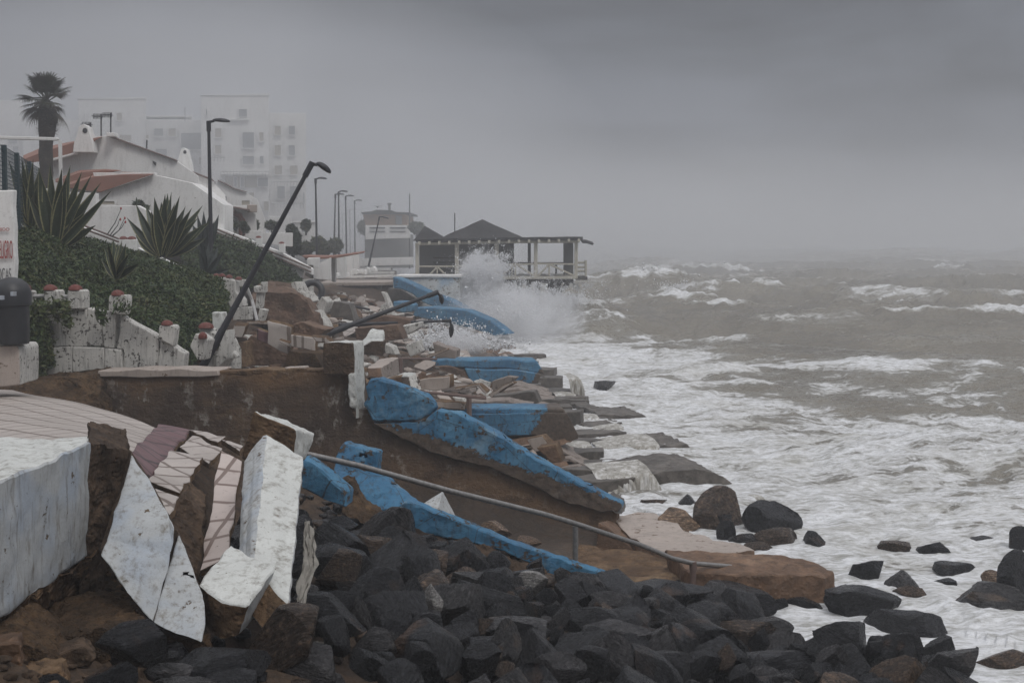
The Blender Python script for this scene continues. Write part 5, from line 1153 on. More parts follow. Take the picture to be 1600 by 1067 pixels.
def agave(x, y, Y, spec, label, wid=.16, mats=None, jit=1.0):
    """spec: tips in the picture (x, y, droop); broad leaves with a fold and pale margins"""
    o = at(x, y, Y); bmL = bmesh.new(); root = empty('agave', o, label, 'agave', None)
    for q in spec:
        dz = random.uniform(-.5, .7)*jit; tip = at(q[0], q[1], Y+dz); dr = q[2] if len(q) > 2 else 0.0; w0 = wid*random.uniform(.95, 1.4)
        L = (tip-o).length
        start = o + Vector(((tip.x-o.x)*.06, dz*.1, 0))
        mid = start.lerp(tip, .5) + Vector((-(tip.x-o.x)*.10, 0, -L*.02 + dr*L)) - Vector((0, .0, 0))
        mid.x = start.x + (tip.x-start.x)*(.40 if dr <= 0 else .55); mid.z += -.08*abs(tip.x-o.x)
        bm = bmesh.new(); n = 14; prev = None
        fwd = Vector((random.uniform(-.5, .5), -1, .15)).normalized()
        for i in range(n+1):
            s = i/n; p = start*(1-s)**2 + mid*2*s*(1-s) + tip*s*s
            d = (mid-start)*(1-s) + (tip-mid)*s; d.normalize(); side = d.cross(fwd).normalized(); nrm = side.cross(d)
            ww = w0*(.55+1.4*s*(1-s)*1.5)*(1-s**3.2) + .002; 
            row = [bm.verts.new(p + side*ww*a_ + nrm*ww*b_) for a_, b_ in ((-.5, .16), (-.40, .08), (0, -.12), (.40, .08), (.5, .16), (0, -.26))]
            if prev:
                for k in range(6):
                    f = bm.faces.new((prev[k], prev[(k+1) % 6], row[(k+1) % 6], row[k])) ; f.material_index = 1 if k in (0, 3) else 0
            prev = row
        bmesh.ops.recalc_face_normals(bm, faces=bm.faces[:])
        link('leaf', finish(bm, 40), mats or [AG, AGY], parent=root)
    return root
AG = mat_leaf('agave_green', (.022, .034, .02), (.036, .052, .028), (.065, .078, .038), .42); AGY = mat_leaf('agave_yellow_margin', (.20, .19, .095), (.28, .265, .13), (.32, .30, .15), .5); AGG = mat_leaf('agave_grey', (.035, .045, .042), (.05, .062, .058), (.07, .08, .07), .5)
agave(85, 388, 32, [(42,300),(60,262,.02),(78,255),(97,262),(104,275),(128,268),(144,272),(158,285),(174,298,-.02),(120,300),(35,345,.03),(52,322),(110,258),(66,280),(90,290),(150,352,.08),(134,330),(72,300)], 'large striped agave on the hedge bank in front of the palm trunk', .22)
agave(48, 356, 33.5, [(14,252),(24,247,.02),(34,246),(40,250),(52,248),(62,262),(22,300,.1),(10,300,.05),(70,300,.08),(30,268),(46,270),(60,285,.05)], 'striped agave cluster at the left edge above the sign', .2)
agave(255, 400, 37.5, [(198,340,.06),(212,318,.01),(227,320),(241,308),(252,315),(258,303),(262,302),(268,300),(273,318),(281,306),(290,322,.02),(300,325),(317,321),(310,340),(320,350),(236,330),(246,325),(285,330),(212,368,.08),(322,372,.06),(330,345),(266,310)], 'large agave with long pale striped leaves left of the upright lamp', .24)
agave(182, 434, 29.5, [(162,384),(168,378),(176,372),(184,380),(190,376),(197,380),(202,396),(158,405),(218,412,.10),(172,395),(188,392),(195,405)], 'small yellow striped agave low on the hedge bank', .12)
agave(322, 398, 46, [(308,334),(318,330),(326,338),(335,345),(342,335,.02),(300,350),(312,350),(330,360)], 'greyish agave behind the upright lamp', .25, [AGG])
agave(322, 432, 41, [(318,378),(326,380),(333,385),(341,384),(350,392),(312,392),(360,420,.1)], 'blue-grey agave at the foot of the upright lamp', .17, [AGG])
# flowering aloe stems
t = empty('flowering_plant', at(172, 372, 30.5), 'thin stems with small red flowers between the two large agaves', 'plant')
bm = bmesh.new()
for P in ([(168,366),(180,348),(189,327)], [(175,370),(190,356),(196,345)], [(172,368),(184,352),(187,342)], [(176,368),(186,360),(195,340)]): tube_bm(bm, pts(P, 30.5), [.012, .009, .005], 5)
link('stem', finish(bm, 40), [AGG], parent=t)
FLOW = plain('red_flower', (.35, .05, .05), .6)
for x, y in ((188,343),(195,341),(196,347),(189,326)):
    bm = bmesh.new(); bmesh.ops.create_icosphere(bm, subdivisions=1, radius=1, matrix=Matrix.Translation(at(x, y, 30.45)) @ Matrix.Diagonal((.02, .02, .035, 1)))
    link('flower', finish(bm, 40), [FLOW], parent=t)
# palm
PYm = 62.0; t = empty('palm_tree', at(72, 330, PYm), 'tall fan palm with a shaggy trunk above the left houses', 'palm tree')
bm = bmesh.new(); P = [at(x, y, PYm) for x, y in ((74,340),(73,300),(72,260),(72,222),(75,200),(75,180),(73,160))]
tube_bm(bm, P, [.30, .29, .28, .28, .36, .42, .25], 20); bmesh.ops.recalc_face_normals(bm, faces=bm.faces[:]); roughen(bm, .25, .05, 0, 4)
link('trunk', finish(bm, 30), [BARK], parent=t)
FR = mat_leaf('palm_frond', (.03, .036, .022), (.045, .05, .030), (.07, .07, .045), .5); FRD = mat_leaf('dead_frond', (.06, .05, .035), (.085, .07, .048), (.11, .09, .06), .8)
c = at(73, 160, PYm); s_ = PYm/F
def fan(hub, d, L, m, drop, nb=19, nm='frond'):
    bm = bmesh.new(); d = d.normalized(); side = d.cross(Vector((0, 0, 1)));
    if side.length < .2: side = d.cross(Vector((0, 1, 0)))
    side.normalize(); up = side.cross(d)
    tube_bm(bm, [hub*1.0, hub + d*L*.58], [.03, .02], 5)
    h2 = hub + d*L*.58
    for k in range(nb):
        a = (k/(nb-1)-.5)*math.radians(230); dd = (d*math.cos(a) + side*math.sin(a)).normalized()
        l = L*.50*(.75+.25*math.cos(a))*random.uniform(.85, 1.1); wv = up.cross(dd).normalized()*.035*L/1.3
        q = [h2, h2+dd*l*.5 + Vector((0, 0, -drop*l*.15)), h2+dd*l*.85 + Vector((0, 0, -drop*l*.5)), h2+dd*l + Vector((0, 0, -drop*l))]
        v = [bm.verts.new(q[0])]; w_ = [bm.verts.new(q[1]-wv), bm.verts.new(q[1]+wv)]; u = [bm.verts.new(q[2]-wv*.5), bm.verts.new(q[2]+wv*.5)]; e = bm.verts.new(q[3])
        bm.faces.new((v[0], w_[0], w_[1])); bm.faces.new((w_[0], u[0], u[1], w_[1])); bm.faces.new((u[0], e, u[1]))
    return link(nm, finish(bm, 0), [m], parent=t)
for k in range(40):
    a = k*2.39996; el = math.radians(80 - 118*k/40 + random.uniform(-14, 14))
    if k % 5 == 4: el = math.radians(random.uniform(-50, -30))
    d = Vector((math.cos(a)*math.cos(el), math.sin(a)*math.cos(el), math.sin(el)))
    if d.x > .3 and el < 0 and random.random() < .5: continue
    fan(c + Vector((0, 0, random.uniform(-.1, .25))), d, random.uniform(1.15, 1.45)*(1 if el > -.3 else .9), FR if el > -.4 else FRD, .25 + max(0, -el)*.4)
bm = bmesh.new()
for k in range(260):
    a = random.uniform(0, 6.28); h = random.uniform(0, 1); p = at(75, 178, PYm) + Vector((math.cos(a)*.3, math.sin(a)*.3, -h*1.15+.3)); dd = Vector((math.cos(a)*.35, math.sin(a)*.35, -.12 if k % 3 else .2)); w_ = Vector((-math.sin(a), math.cos(a), 0))*.03
    vs = [bm.verts.new(p-w_), bm.verts.new(p+w_), bm.verts.new(p+dd)]; bm.faces.new(vs)
link('old_leaf_bases', finish(bm, 0), [FRD], parent=t)
def shrub(name, lab, blobs, Y, n, size, mats, trunk=None, cat='shrub', th=1.0):
    t = empty(name, at(blobs[0][0], blobs[0][1]+blobs[0][3], Y), lab, cat)
    P = []; Q = []; tot = sum(b[2]*b[3] for b in blobs)
    for (x, y, rx, ry) in blobs:
        c = at(x, y, Y); s = Y/F; k = int(n*rx*ry/tot); i = 0
        while i < k:
            d = rng.normal(size=3); d /= np.linalg.norm(d); rr = rng.uniform(.35, 1.0)**.5
            q = d*rr*np.array([rx*s, (rx+ry)/2*s*th, ry*s]); p = np.array(c)+q
            g = mnoise.noise(Vector(p)*1.1/max(rx*s, .3)); 
            if g > .22*rr+.05 and rr > .55 and random.random() < .8: i += 1; continue
            P.append(p*1.0 + d*.25*g*rx*s); Q.append(d); i += 1
    leaves('foliage', P, Q, size, mats, .9, parent=t)
    bm = bmesh.new(); b = blobs[0]; base = at(b[0], b[1]+b[3]*1.05, Y)
    for (x, y, rx, ry) in blobs:
        e = at(x, y, Y); m_ = base.lerp(e, .5)+Vector((.1*rx*Y/F, 0, 0)); tube_bm(bm, [base-Vector((0,0,.3)), m_, e], [.09*ry*Y/F+.03, .06*ry*Y/F+.02, .02], 6)
        for q in range(5):
            v = Vector(rng.normal(size=3)).normalized()*rx*Y/F*.7; tube_bm(bm, [m_.lerp(e, .5), e+v*.6, e+v], [.03, .018, .006], 5)
    link('branches', finish(bm, 40), [BARK], parent=t); return t
shrub('tree', 'dark windswept bush with an upper lobe left of the second upright lamp', [(458,385,11,12),(456,362,8,10),(463,372,6,9),(450,384,6,8)], 74, 3800, .16, [LEAFD, LEAF2], cat='tree')
for b, Y, lab in (([(478,388,12,10),(468,391,9,7)], 86, 'faint low bush right of the dark windswept bush'), ([(498,382,13,12),(506,390,12,8)], 92, 'pale bush around the foot of the second upright lamp'), ([(524,384,12,11)], 100, 'foggy bush behind the tilted lamp pair'),
                  ([(363,352,8,7),(357,355,7,6)], 70, 'dark bush under the left side of the brown arch'), ([(396,352,8,8),(391,356,6,6)], 74, 'greyish bush right of the brown arch'), ([(380,353,4,6),(384,358,5,4)], 69, 'small dark shrub in front of the right foot of the arch'),
                  ([(575,356,16,12)], 124, 'faint round bush at the left of the foggy restaurant'), ([(650,356,12,8),(660,362,8,5)], 118, 'faint bush at the right of the foggy restaurant'), ([(217,322,9,8),(224,326,8,6)], 52, 'grey-green shrub against the white house wall above the big agave'),
                  ([(478,352,6,8)], 88, 'wispy shrub above the low faint bush'), ([(466,440,8,5),(445,436,8,5)], 60, 'green tuft hanging over the far hedge edge'), ([(424,352,9,5)], 80, 'small faint bush behind the leaning lamp')):
    shrub('shrub', lab, b, Y, 1500, .0026*Y*.7, [LEAF2, LEAFD, LEAFO])
def vine(P, Y, n, r):
    A = pts(P, Y); Pn = []; Q = []
    for _ in range(n):
        k = random.random()*(len(A)-1); i = int(k); p = A[i].lerp(A[i+1], k-i) + Vector(rng.normal(size=3))*r*(1 if random.random() < .9 else 1.8); Pn.append(p); Q.append(Vector((0, -1, .3)))
    return Pn, Q
Pn, Q = [], []
for P, n, r in (([(52,488),(48,530),(48,590)], 2000, .10), ([(34,490),(38,540),(42,585)], 1500, .11), ([(60,492),(66,540),(70,565)], 500, .07), ([(60,480),(90,482),(104,488)], 420, .06), ([(152,483),(158,494),(160,502)], 160, .04), ([(180,480),(210,482),(235,496)], 160, .06), ([(86,474),(100,478)], 120, .05), ([(88,484),(89,498)], 90, .03), ([(104,490),(106,508)], 110, .035)):
    a, b = vine(P, 25.7, n, r); Pn += a; Q += b
leaves('creeper', Pn, Q, .05, [LEAF, LEAFO, LEAF2], .9, kind='stuff', label='leafy creeper hanging over the left end of the near balustrade', cat='creeper')

# ------------------------------------------------------------------ garden walls and stair parapets behind
t = empty('stair_parapet', at(180, 385, 46), 'white stair parapet with brown rails between the large agaves', 'stair parapet')
block('parapet', [W_FAR, W_FAR], [(120,352),(186,373),(184,384),(120,362)], Y=43, vec=(.0,.4,0), size=.5, amp=.02, parent=t)
block('end_pillar', [W_FAR], [(184,374),(214,374),(214,392),(200,394),(184,386)], Y=42, vec=(0,.7,0), size=.4, amp=.015, parent=t)
for x in (193, 206): red_cap(x, 374, 42, 13, 5, parent=t)
for dy in (0, 5): tube('rail', RUST, [at(124,350+dy,42.9), at(185,373+dy,41.9)], .03, 6, parent=t)
block('stair_edge', [W_FAR], [(215,387),(274,413),(274,415),(215,389.5)], Y=39.2, vec=(0,.25,0), size=1, amp=.01, label='thin white stair edging descending through the hedge', cat='edging')
block('stair_edge', [W_FAR], [(280,417),(312,430),(312,431.5),(280,419)], Y=37.6, vec=(0,.25,0), size=1, amp=.01, label='lower broken end of the thin white edging near the upright lamp', cat='edging')
t = empty('stair_parapet', at(440, 400, 62), 'long white stair parapet descending behind the leaning lamp', 'stair parapet')
block('parapet', [W_FAR, W_FAR], [(333,353),(380,371),(440,394),(488,420),(488,430),(436,404),(380,383),(333,366)], back=[(333,353,59),(380,371,60.5),(440,394,62.5),(488,414,65),(488,424,65),(436,404,62.5),(380,383,60.5),(333,366,59)] and None, Y=60, vec=(0,.5,0), size=.8, amp=.02, parent=t)
block('wall_face', [W_FAR], [(430,402),(446,408),(474,424),(470,438),(440,418)], Y=60.2, vec=(0,.4,0), size=.8, amp=.02, parent=t)
for a_, b_ in (((333,356),(486,419)), ((333,361),(486,425))): tube('rail', RUST, [at(*a_, 59.9), at(*b_, 59.9)], .035, 6, parent=t)
for x, y in ((404,372),(440,381)):
    block('post', [W_FAR], [(x-4.5,y),(x+4.5,y),(x+4.5,y+14),(x-4.5,y+14)], Y=59.6, vec=(0,.3,0), size=.5, amp=.01, parent=t); red_cap(x, y, 59.6, 9, 3.5, parent=t)
for i, (P, Y, lab) in enumerate([([(384,360),(408,360),(408,376),(384,372)], 70, 'low white garden wall right of the arch'), ([(408,364),(455,364),(455,386),(408,380)], 72, 'white garden wall behind the leaning lamp'), ([(355,358),(362,358),(362,366),(355,364)], 68, 'small white wall piece under the arch bush')]):
    block('garden_wall', [W_FAR], P, Y=Y, vec=(0,.5,0), size=.8, amp=.02, label=lab, cat='wall')
t = empty('promenade_wall', at(500, 440, 72), 'row of broken white wall panels with red tile ridge below the lamps', 'wall')
for i, (P, Y) in enumerate([([(480,404),(498,403),(498,418),(490,418),(490,414),(480,414)], 70), ([(491,416),(516,403),(517,438),(490,436)], 71), ([(517,403),(524,402),(524,441),(518,440)], 74), ([(526,403),(540,399),(540,434),(527,436)], 80), ([(541,398),(552,397),(552,428),(541,431)], 88), ([(553,396),(561,396),(561,420),(553,424)], 97)]):
    block('wall_panel', [W_FAR, CORE], P, Y=Y, vec=(0,.5,0), size=.7, amp=.04, parent=t)
block('tile_ridge', [ROOFR], [(470,400),(500,401),(524,400),(560,395),(560,397),(524,403.5),(500,404.5),(476,404)], Y=71.5, vec=(0,3.5,.05), size=.8, amp=.05, parent=t)
block('brown_gap', [CONC], [(478,414),(490,415),(490,438),(476,430)], Y=71.2, vec=(0,.5,0), size=.7, amp=.03, parent=t)
for i in range(16):
    x = 500+i*5.5; y = 436 - i*1.0 + random.uniform(-2, 2); Y = 72+i*1.6
    block('rubble_piece', [W_FAR], [(x,y-5*random.uniform(.5,1.3)),(x+4,y-4*random.uniform(.4,1.2)),(x+5,y+3),(x-1,y+3)], Y=Y, vec=(.1,.5,0), size=.4, amp=.06, label='small white chunk fallen along the foot of the broken white wall row', cat='rubble piece', group='white chunks below the broken wall row')

# ------------------------------------------------------------------ houses in the fog
FCUR = [0]
def window(x0, y0, x1, y1, Y, parent, m=SHUT, rec=.12, nm='window'):
    """a recessed-looking opening: frame standing 5 cm proud with the darker pane behind it"""
    a, b = at(x0, y1, Y), at(x1, y0, Y); w_ = .07
    bm = bmesh.new()
    for lo, hi in (((a.x, a.z), (b.x, a.z+w_)), ((a.x, b.z-w_), (b.x, b.z)), ((a.x, a.z+w_), (a.x+w_, b.z-w_)), ((b.x-w_, a.z+w_), (b.x, b.z-w_))):
        box_bm(bm, (lo[0], Y-.06, lo[1]), (hi[0], Y+.02, hi[1]))
    f = link(nm, finish(bm, 0), [W_FAR], parent=parent)
    boxo('pane', m, (a.x+w_, Y-.015, a.z+w_), (b.x-w_, Y+.02, b.z-w_), 0, parent=f)
    return f
def volume(name, x0, y0, x1, y1, Y, d, parent, m=W_FAR, dy=0):
    return block(name, [m], [(x0,y0+dy),(x1,y0),(x1,y1),(x0,y1)], Y=Y, vec=(((x0+x1)/2-800)/F*d,d,0), size=4, amp=.0, bevel=.03, parent=parent)
t = empty('apartment_building', at(370, 345, 128), 'tall pale apartment block in the fog right of the upright lamp', 'building')
volume('tower', 314, 148, 420, 345, 128, 12, t, dy=3); volume('parapet_cap', 313, 146.5, 421, 149.5, 127.9, 12.4, t, W_FAR, 3)
volume('side_wing', 420, 177, 478, 345, 131, 10, t); volume('low_wing', 228, 187, 316, 300, 131, 10, t); volume('terrace_wall', 228, 181, 300, 183, 131.2, 6, t)
volume('setback', 355, 186, 389, 188, 127.7, .4, t)
volume('balcony_shade', 352, 274, 402, 293, 127.9, .05, t, SHADE); volume('balcony_edge', 345, 271, 420, 274, 127.2, .9, t)
for q in ((372,170,387,184,SHUT),(321,170,325,181,GLASSD),(378,206,398,233,SHUT),(404,206,413,222,SHADE),(378,243,398,258,SHUT),(405,243,413,257,SHUT),(402,277,420,293,SHUT),(365,276,371,293,SHUT),(420+12,290,446,312,SHUT),(452,290,466,312,SHUT),(411,314,421,330,SHADE),(375,276,382,293,SHUT)):
    window(*q[:4], 127.8 if q[0] < 420 else 130.8, t, q[4])
for q in ((240,200,256,214,SHUT),(262,200,276,214,SHADE),(242,232,262,246,SHUT),(282,207,316,235,SHUT),(294,245,302,258,SHADE),(310,245,318,258,SHADE)): window(*q[:4], 130.8, t, q[4])
window(473, 300, 477, 318, 130.8, t)
for q in ((428,196,440,212),(450,196,462,212),(428,226,440,244),(450,226,462,244),(428,258,442,274),(452,258,466,274),(335,200,347,216),(335,226,347,242),(326,300,340,316),(345,300,356,316),(388,300,398,316)): window(*q, 130.8 if q[0] > 420 else 127.8, t, SHADE if q[0] % 3 else SHUT)
for (x0, x1, y) in ((345,420,268),(424,474,284),(424,474,318),(330,352,246)):
    for k in range(int((x1-x0)/5)+1): tube('balcony_rail', PIPE, [at(x0+k*5, y+7, 127.0 if x0 < 420 else 130.0), at(x0+k*5, y, 127.0 if x0 < 420 else 130.0)], .03, 4, parent=t)
    tube('balcony_rail', PIPE, [at(x0, y, 127.0 if x0 < 420 else 130.0), at(x1, y, 127.0 if x0 < 420 else 130.0)], .04, 4, parent=t)
t = empty('apartment_building', at(175, 260, 125), 'pale apartment block with a flat roof behind the gabled house', 'building')
volume('main_wall', 122, 154, 228, 300, 125, 12, t, dy=2); volume('roof_cap', 121, 152.5, 229, 155, 124.9, 12.3, t, W_FAR, 2)
for q in ((181,176,192,190,SHADE),(130,178,134,184,SHUT),(186,210,206,222,SHADE),(227,210,234,218,SHADE)): window(*q[:4], 124.8, t, q[4])
t = empty('apartment_building', at(10, 260, 135), 'faint flat-roofed block at the left edge behind the palm', 'building')
volume('main_wall', -120, 157, 36, 330, 135, 12, t); volume('lower_wing', 36, 188, 125, 300, 133, 10, t)
window(12,214,28,226,134.8,t); window(64-45,228,30,240,134.8,t)
t = empty('apartment_building', at(470, 370, 112), 'low pale house at the foot of the apartment tower', 'building')
volume('main_wall', 452, 347, 492, 392, 112, 8, t); volume('roof_cap', 450, 345.5, 494, 348, 111.8, 8.5, t); window(470,354,478,364,111.8,t); volume('annex', 420, 338, 456, 372, 110, 8, t)
t = empty('gabled_house', at(190, 330, 66), 'white house with a long sloping gable and an arched chimney', 'house')
block('gable_wall', [W_FAR], [(70,250),(118,238),(140,214),(172,212),(276,251),(310,275),(318,345),(70,345)], Y=66, vec=(-2.1,8,0), size=3, amp=.0, bevel=.02, parent=t)
block('roof_slope', [ROOFR], [(36,250),(66,238),(118,222),(160,214),(118,238),(70,252),(40,256)], Y=65.5, back=[(36,243,69),(66,230,70),(118,220,70),(160,212,70),(118,230,69),(70,244,69),(40,250,69)], size=2, amp=.03, parent=t)
block('roof_eaves', [W_FAR], [(66,252),(118,238),(118,241),(66,256)], Y=65.4, vec=(0,.4,0), size=3, amp=0, parent=t)
block('verge', [RUST], [(168,206),(172,212),(276,250),(276,252),(171,215),(167,210)], Y=65.8, vec=(0,.2,0), size=3, amp=0, parent=t)
def chimney(cx, yb, yt, w0, w1, Y, parent):
    P = [(cx-w0,yb),(cx-w0*.9,(yb*2+yt)/3),(cx-w1,yt+w1*1.4),(cx-w1*.8,yt+w1*.5),(cx,yt),(cx+w1*.8,yt+w1*.5),(cx+w1,yt+w1*1.4),(cx+w0*.9,(yb*2+yt)/3),(cx+w0,yb)]
    c = block('chimney', [W_FAR], P[::-1], Y=Y, vec=(0,w0*1.6*Y/F,0), size=.6, amp=.01, parent=parent)
    p = at(cx+w1*.3, yt+w1*1.15, Y-.02); bm = bmesh.new(); r = w1*.42*Y/F
    vs = [bm.verts.new(p + Vector((r*math.cos(a), 0, r*math.sin(a)*1.1))) for a in [i/14*6.2832 for i in range(14)]]; f = bm.faces.new(vs)
    e = bmesh.ops.extrude_face_region(bm, geom=[f]); bmesh.ops.translate(bm, verts=[v for v in e['geom'] if isinstance(v, bmesh.types.BMVert)], vec=(0, .06, 0)); bmesh.ops.recalc_face_normals(bm, faces=bm.faces[:])
    link('flue_opening', finish(bm, 30), [GLASSD], parent=c)
chimney(130, 238, 194, 16, 9, 65.2, t); 
boxo('water_tank', W_FAR, (at(168,214,65.5).x, 65.3, at(168,214,65.5).z), (at(180,208,65.5).x, 66, at(180,208,65.5).z), .02, parent=t)
block('lower_roof', [ROOFR], [(98,291),(147,276),(194,273),(240,272.5),(200,286),(157,300),(120,296)], Y=60, back=[(98,284,64),(147,270,64),(194,269,64),(240,270.5,62),(200,280,63),(157,294,63),(120,290,63)], size=1.5, amp=.03, parent=t)
block('upper_roof_strip', [ROOFR], [(86,285),(124,270),(165,266),(190,267),(150,274),(104,290)], Y=62, back=[(86,280,65),(124,266,65),(165,264,65),(190,266,64),(150,270,64),(104,286,64)], size=1.5, amp=.03, parent=t)
block('ridge_tiles', [W_FAR], [(145,270),(195,270.5),(242,270),(242,273),(195,274.5),(147,277)], Y=60.5, vec=(0,.4,.0), size=3, amp=.02, parent=t)
block('front_wall', [W_FAR], [(90,291),(120,297),(157,300.5),(240,273),(300,286),(350,320),(350,372),(80,372)], Y=60.3, vec=(0,2,0), size=3, amp=0, parent=t)
block('vent', [GLASSD], [(238,251),(244,254),(243,259),(239,255)], Y=65.9, vec=(0,.1,0), size=1, amp=0, parent=t)
window(148,312,182,322,60.2,t,SHADE); 
for x, yb, yt, lab in ((158,215,179,'left television aerial on the gabled house'), (173,208,177,'right television aerial on the gabled house'), (141,220,192,'short television aerial behind the chimney'), (229.5,268,219,'bare pole leaning on the sloping roof'), (289,190,168,'thin aerial on the apartment terrace')):
    Y = 66.5 if x < 280 else 130
    q = empty('aerial', at(x, yb, Y), lab, 'aerial'); tube('mast', LAMPM, [at(x-(2 if x == 229.5 else 0), yb, Y), at(x, yt, Y)], .035, 6, parent=q)
    if x < 200:
        bm = bmesh.new()
        for k in range(7): u = at(x-12+k*2.2, yt+3, Y); tube_bm(bm, [u+Vector((0,-.25,0)), u+Vector((0,.25,0))], .018, 4); tube_bm(bm, [u+Vector((0,0,-.12)), u+Vector((0,0,.12))], .018, 4)
        tube_bm(bm, [at(x-13, yt+3, Y), at(x+1, yt+3, Y)], .02, 4); link('antenna_elements', finish(bm, 0), [LAMPM], parent=q)
t = empty('white_house', at(300, 330, 76), 'white house with a pear-shaped chimney right of the gabled one', 'house')
block('gable_wall', [W_FAR], [(245,254),(300,268),(328,280),(352,305),(356,345),(240,345)], Y=76, vec=(-2.1,8,0), size=3, amp=0, parent=t)
chimney(287, 272, 231, 12, 6, 75.5, t)
block('verge', [RUST], [(298,267),(330,279),(336,285),(330,282),(298,269.5)], Y=75.8, vec=(0,.2,0), size=3, amp=0, parent=t)
t = empty('white_house', at(350, 350, 70), 'white low house with a brown arched porch and red roof strip', 'house')
block('gable_wall', [W_FAR], [(262,303),(292,312),(330,322),(385,322),(400,335),(402,372),(340,372),(262,350)], Y=72, vec=(-1.6,7,0), size=3, amp=0, parent=t)
block('verge', [RUST], [(263,301),(292,309),(330,318),(362,322),(386,327),(386,329),(330,320.5),(292,311.5),(263,303)], Y=70.8, vec=(0,1.4,0), size=3, amp=0, parent=t)
block('red_strip', [ROOFR], [(292,306),(312,312),(312,315),(293,309)], Y=70.7, vec=(0,.8,0), size=2, amp=0, parent=t)
bm = bmesh.new(); ar = [at(x, y, 71.5) for x, y in ((378,368),(378,345),(374,337),(366,333),(356,333),(350,336),(342,332))]
tube_bm(bm, ar, [.17, .17, .16, .15, .18, .22, .1], 8); bmesh.ops.recalc_face_normals(bm, faces=bm.faces[:]); link('porch_arch', finish(bm, 40), [BROWNARCH], parent=t)
volume('porch_shade', 367, 340, 371, 362, 71.9, .05, t, SHUT); volume('beige_blind', 248, 303, 282, 313, 71.8, .3, t, SHADE); window(292,316,306,324,71.9,t,SHUT)
volume('balcony', 386, 320, 402, 332, 71.6, .3, t, PINK)
t = empty('white_house', at(395, 330, 90), 'foggy white terraced house under the apartment tower', 'house')
block('gable_wall', [W_FAR], [(338,282),(360,292),(385,302),(402,312),(415,345),(415,372),(338,372)], Y=90, vec=(-2.1,8,0), size=3, amp=0, parent=t)
block('verge', [RUST], [(340,281),(352,286),(366,294),(385,299.5),(385,301),(366,296),(340,283)], Y=89.8, vec=(0,.3,0), size=3, amp=0, parent=t); window(376,312,392,322,89.8,t,SHADE); window(346,305,356,315,89.8,t,SHUT)
# low garden fronts left
block('garden_wall', [W_FAR], [(95,300),(150,302),(150,322),(215,321),(232,330),(232,372),(95,372)], Y=50, vec=(0,.4,0), size=2, amp=.01, label='white garden wall with stepped top behind the agaves', cat='wall')
block('garden_wall', [W_FAR], [(-60,262),(90,300),(95,360),(-60,360)], Y=52, vec=(0,.4,0), size=2, amp=.01, label='white garden wall behind the striped agaves at the left', cat='wall')
t = empty('pergola', at(88, 250, 48), 'white pergola beam and post crossing in front of the palm trunk', 'pergola')
block('beam', [W_FAR], [(-60,211),(88,215),(92,217),(88,220),(-60,216)], Y=48, vec=(0,.15,0), size=3, amp=0, parent=t); boxo('post', W_FAR, (at(86,0,48).x, 48, at(86,330,48).z), (at(90.5,0,48).x, 48.12, at(86,219.5,48).z), .005, parent=t)
t = empty('restaurant', at(605, 415, 122), 'foggy restaurant with a faded brick top floor and a round lower hall', 'building')
block('brick_storey', [BRICKO], [(567,336),(573,333),(634,333),(636,352),(571,352)], Y=122, vec=(0,9,0), size=3, amp=.0, parent=t)
block('roof', [ROOFD], [(564,332),(580,330.5),(588,328),(612,329),(616,331.5),(640,332),(641,336),(636,335),(566,335)], Y=121.5, vec=(0,10,0), size=3, amp=.02, parent=t)
volume('chimney', 606.5, 319, 610.5, 330, 123, 1, t, PAV_W); volume('chimney_cap', 605, 317.5, 612, 319.5, 122.9, 1.2, t, PAV_W); volume('dark_door', 618, 337, 628, 351, 121.9, .1, t, SHUT)
block('terrace_parapet', [W_FAR], [(571,352),(640,352),(640,372),(571,374)], Y=120, vec=(0,1,0), size=3, amp=0, parent=t)
for q in ((577,355,602,357),(609,355,634,357),(577,361,602,362.5),(609,361,634,362.5)): volume('slot', *q, 119.9, .1, t, GLASSD)
bm = bmesh.new(); cc = at(608, 395, 126); rr = 38*126/F; n = 24; zt_, zb_ = at(608,366,120).z, at(608,420,120).z
lo = [bm.verts.new((cc.x+rr*math.cos(a), 126+rr*math.sin(a), zb_)) for a in [i/n*6.2832 for i in range(n)]]; hi = [bm.verts.new((v.co.x, v.co.y, zt_)) for v in lo]
for i in range(n): bm.faces.new((lo[i], lo[(i+1) % n], hi[(i+1) % n], hi[i]))
bm.faces.new(hi); bmesh.ops.recalc_face_normals(bm, faces=bm.faces[:]); link('round_hall', finish(bm, 30), [PAV_W], parent=t)
tube('mast', LAMPM, [at(640,420,121), at(640,303,121)], .05, 6, parent=t)
block('low_wall', [W_FAR], [(560,404),(645,402),(645,414),(560,416)], Y=112, vec=(0,.6,0), size=3, amp=.05, label='low white wall in front of the foggy restaurant', cat='wall')
# seagull over the restaurant
bm = bmesh.new(); g = at(590, 323.5, 105); tube_bm(bm, [g+Vector((0,-.22,0)), g+Vector((0,-.05,.0)), g+Vector((0,.12,0)), g+Vector((0,.28,.02))], [.02, .07, .06, .01], 8)
for sd_ in (-1, 1):
    w1 = [g+Vector((0,-.08,.02)), g+Vector((sd_*.18,-.10,.06)), g+Vector((sd_*.36,.0,.13)), g+Vector((sd_*.18,.06,.05)), g+Vector((0,.08,.02))]
    vs = [bm.verts.new(p) for p in w1]; lo = [bm.verts.new(p-Vector((0,0,.012))) for p in w1]; bm.faces.new(vs); bm.faces.new(lo[::-1])
    for i in range(5): bm.faces.new((vs[i], lo[i], lo[(i+1) % 5], vs[(i+1) % 5]))
bmesh.ops.recalc_face_normals(bm, faces=bm.faces[:]); link('seagull', finish(bm, 40), [plain('gull_grey', (.2, .2, .21), .7)], label='seagull flying just above the foggy restaurant roof', cat='seagull')

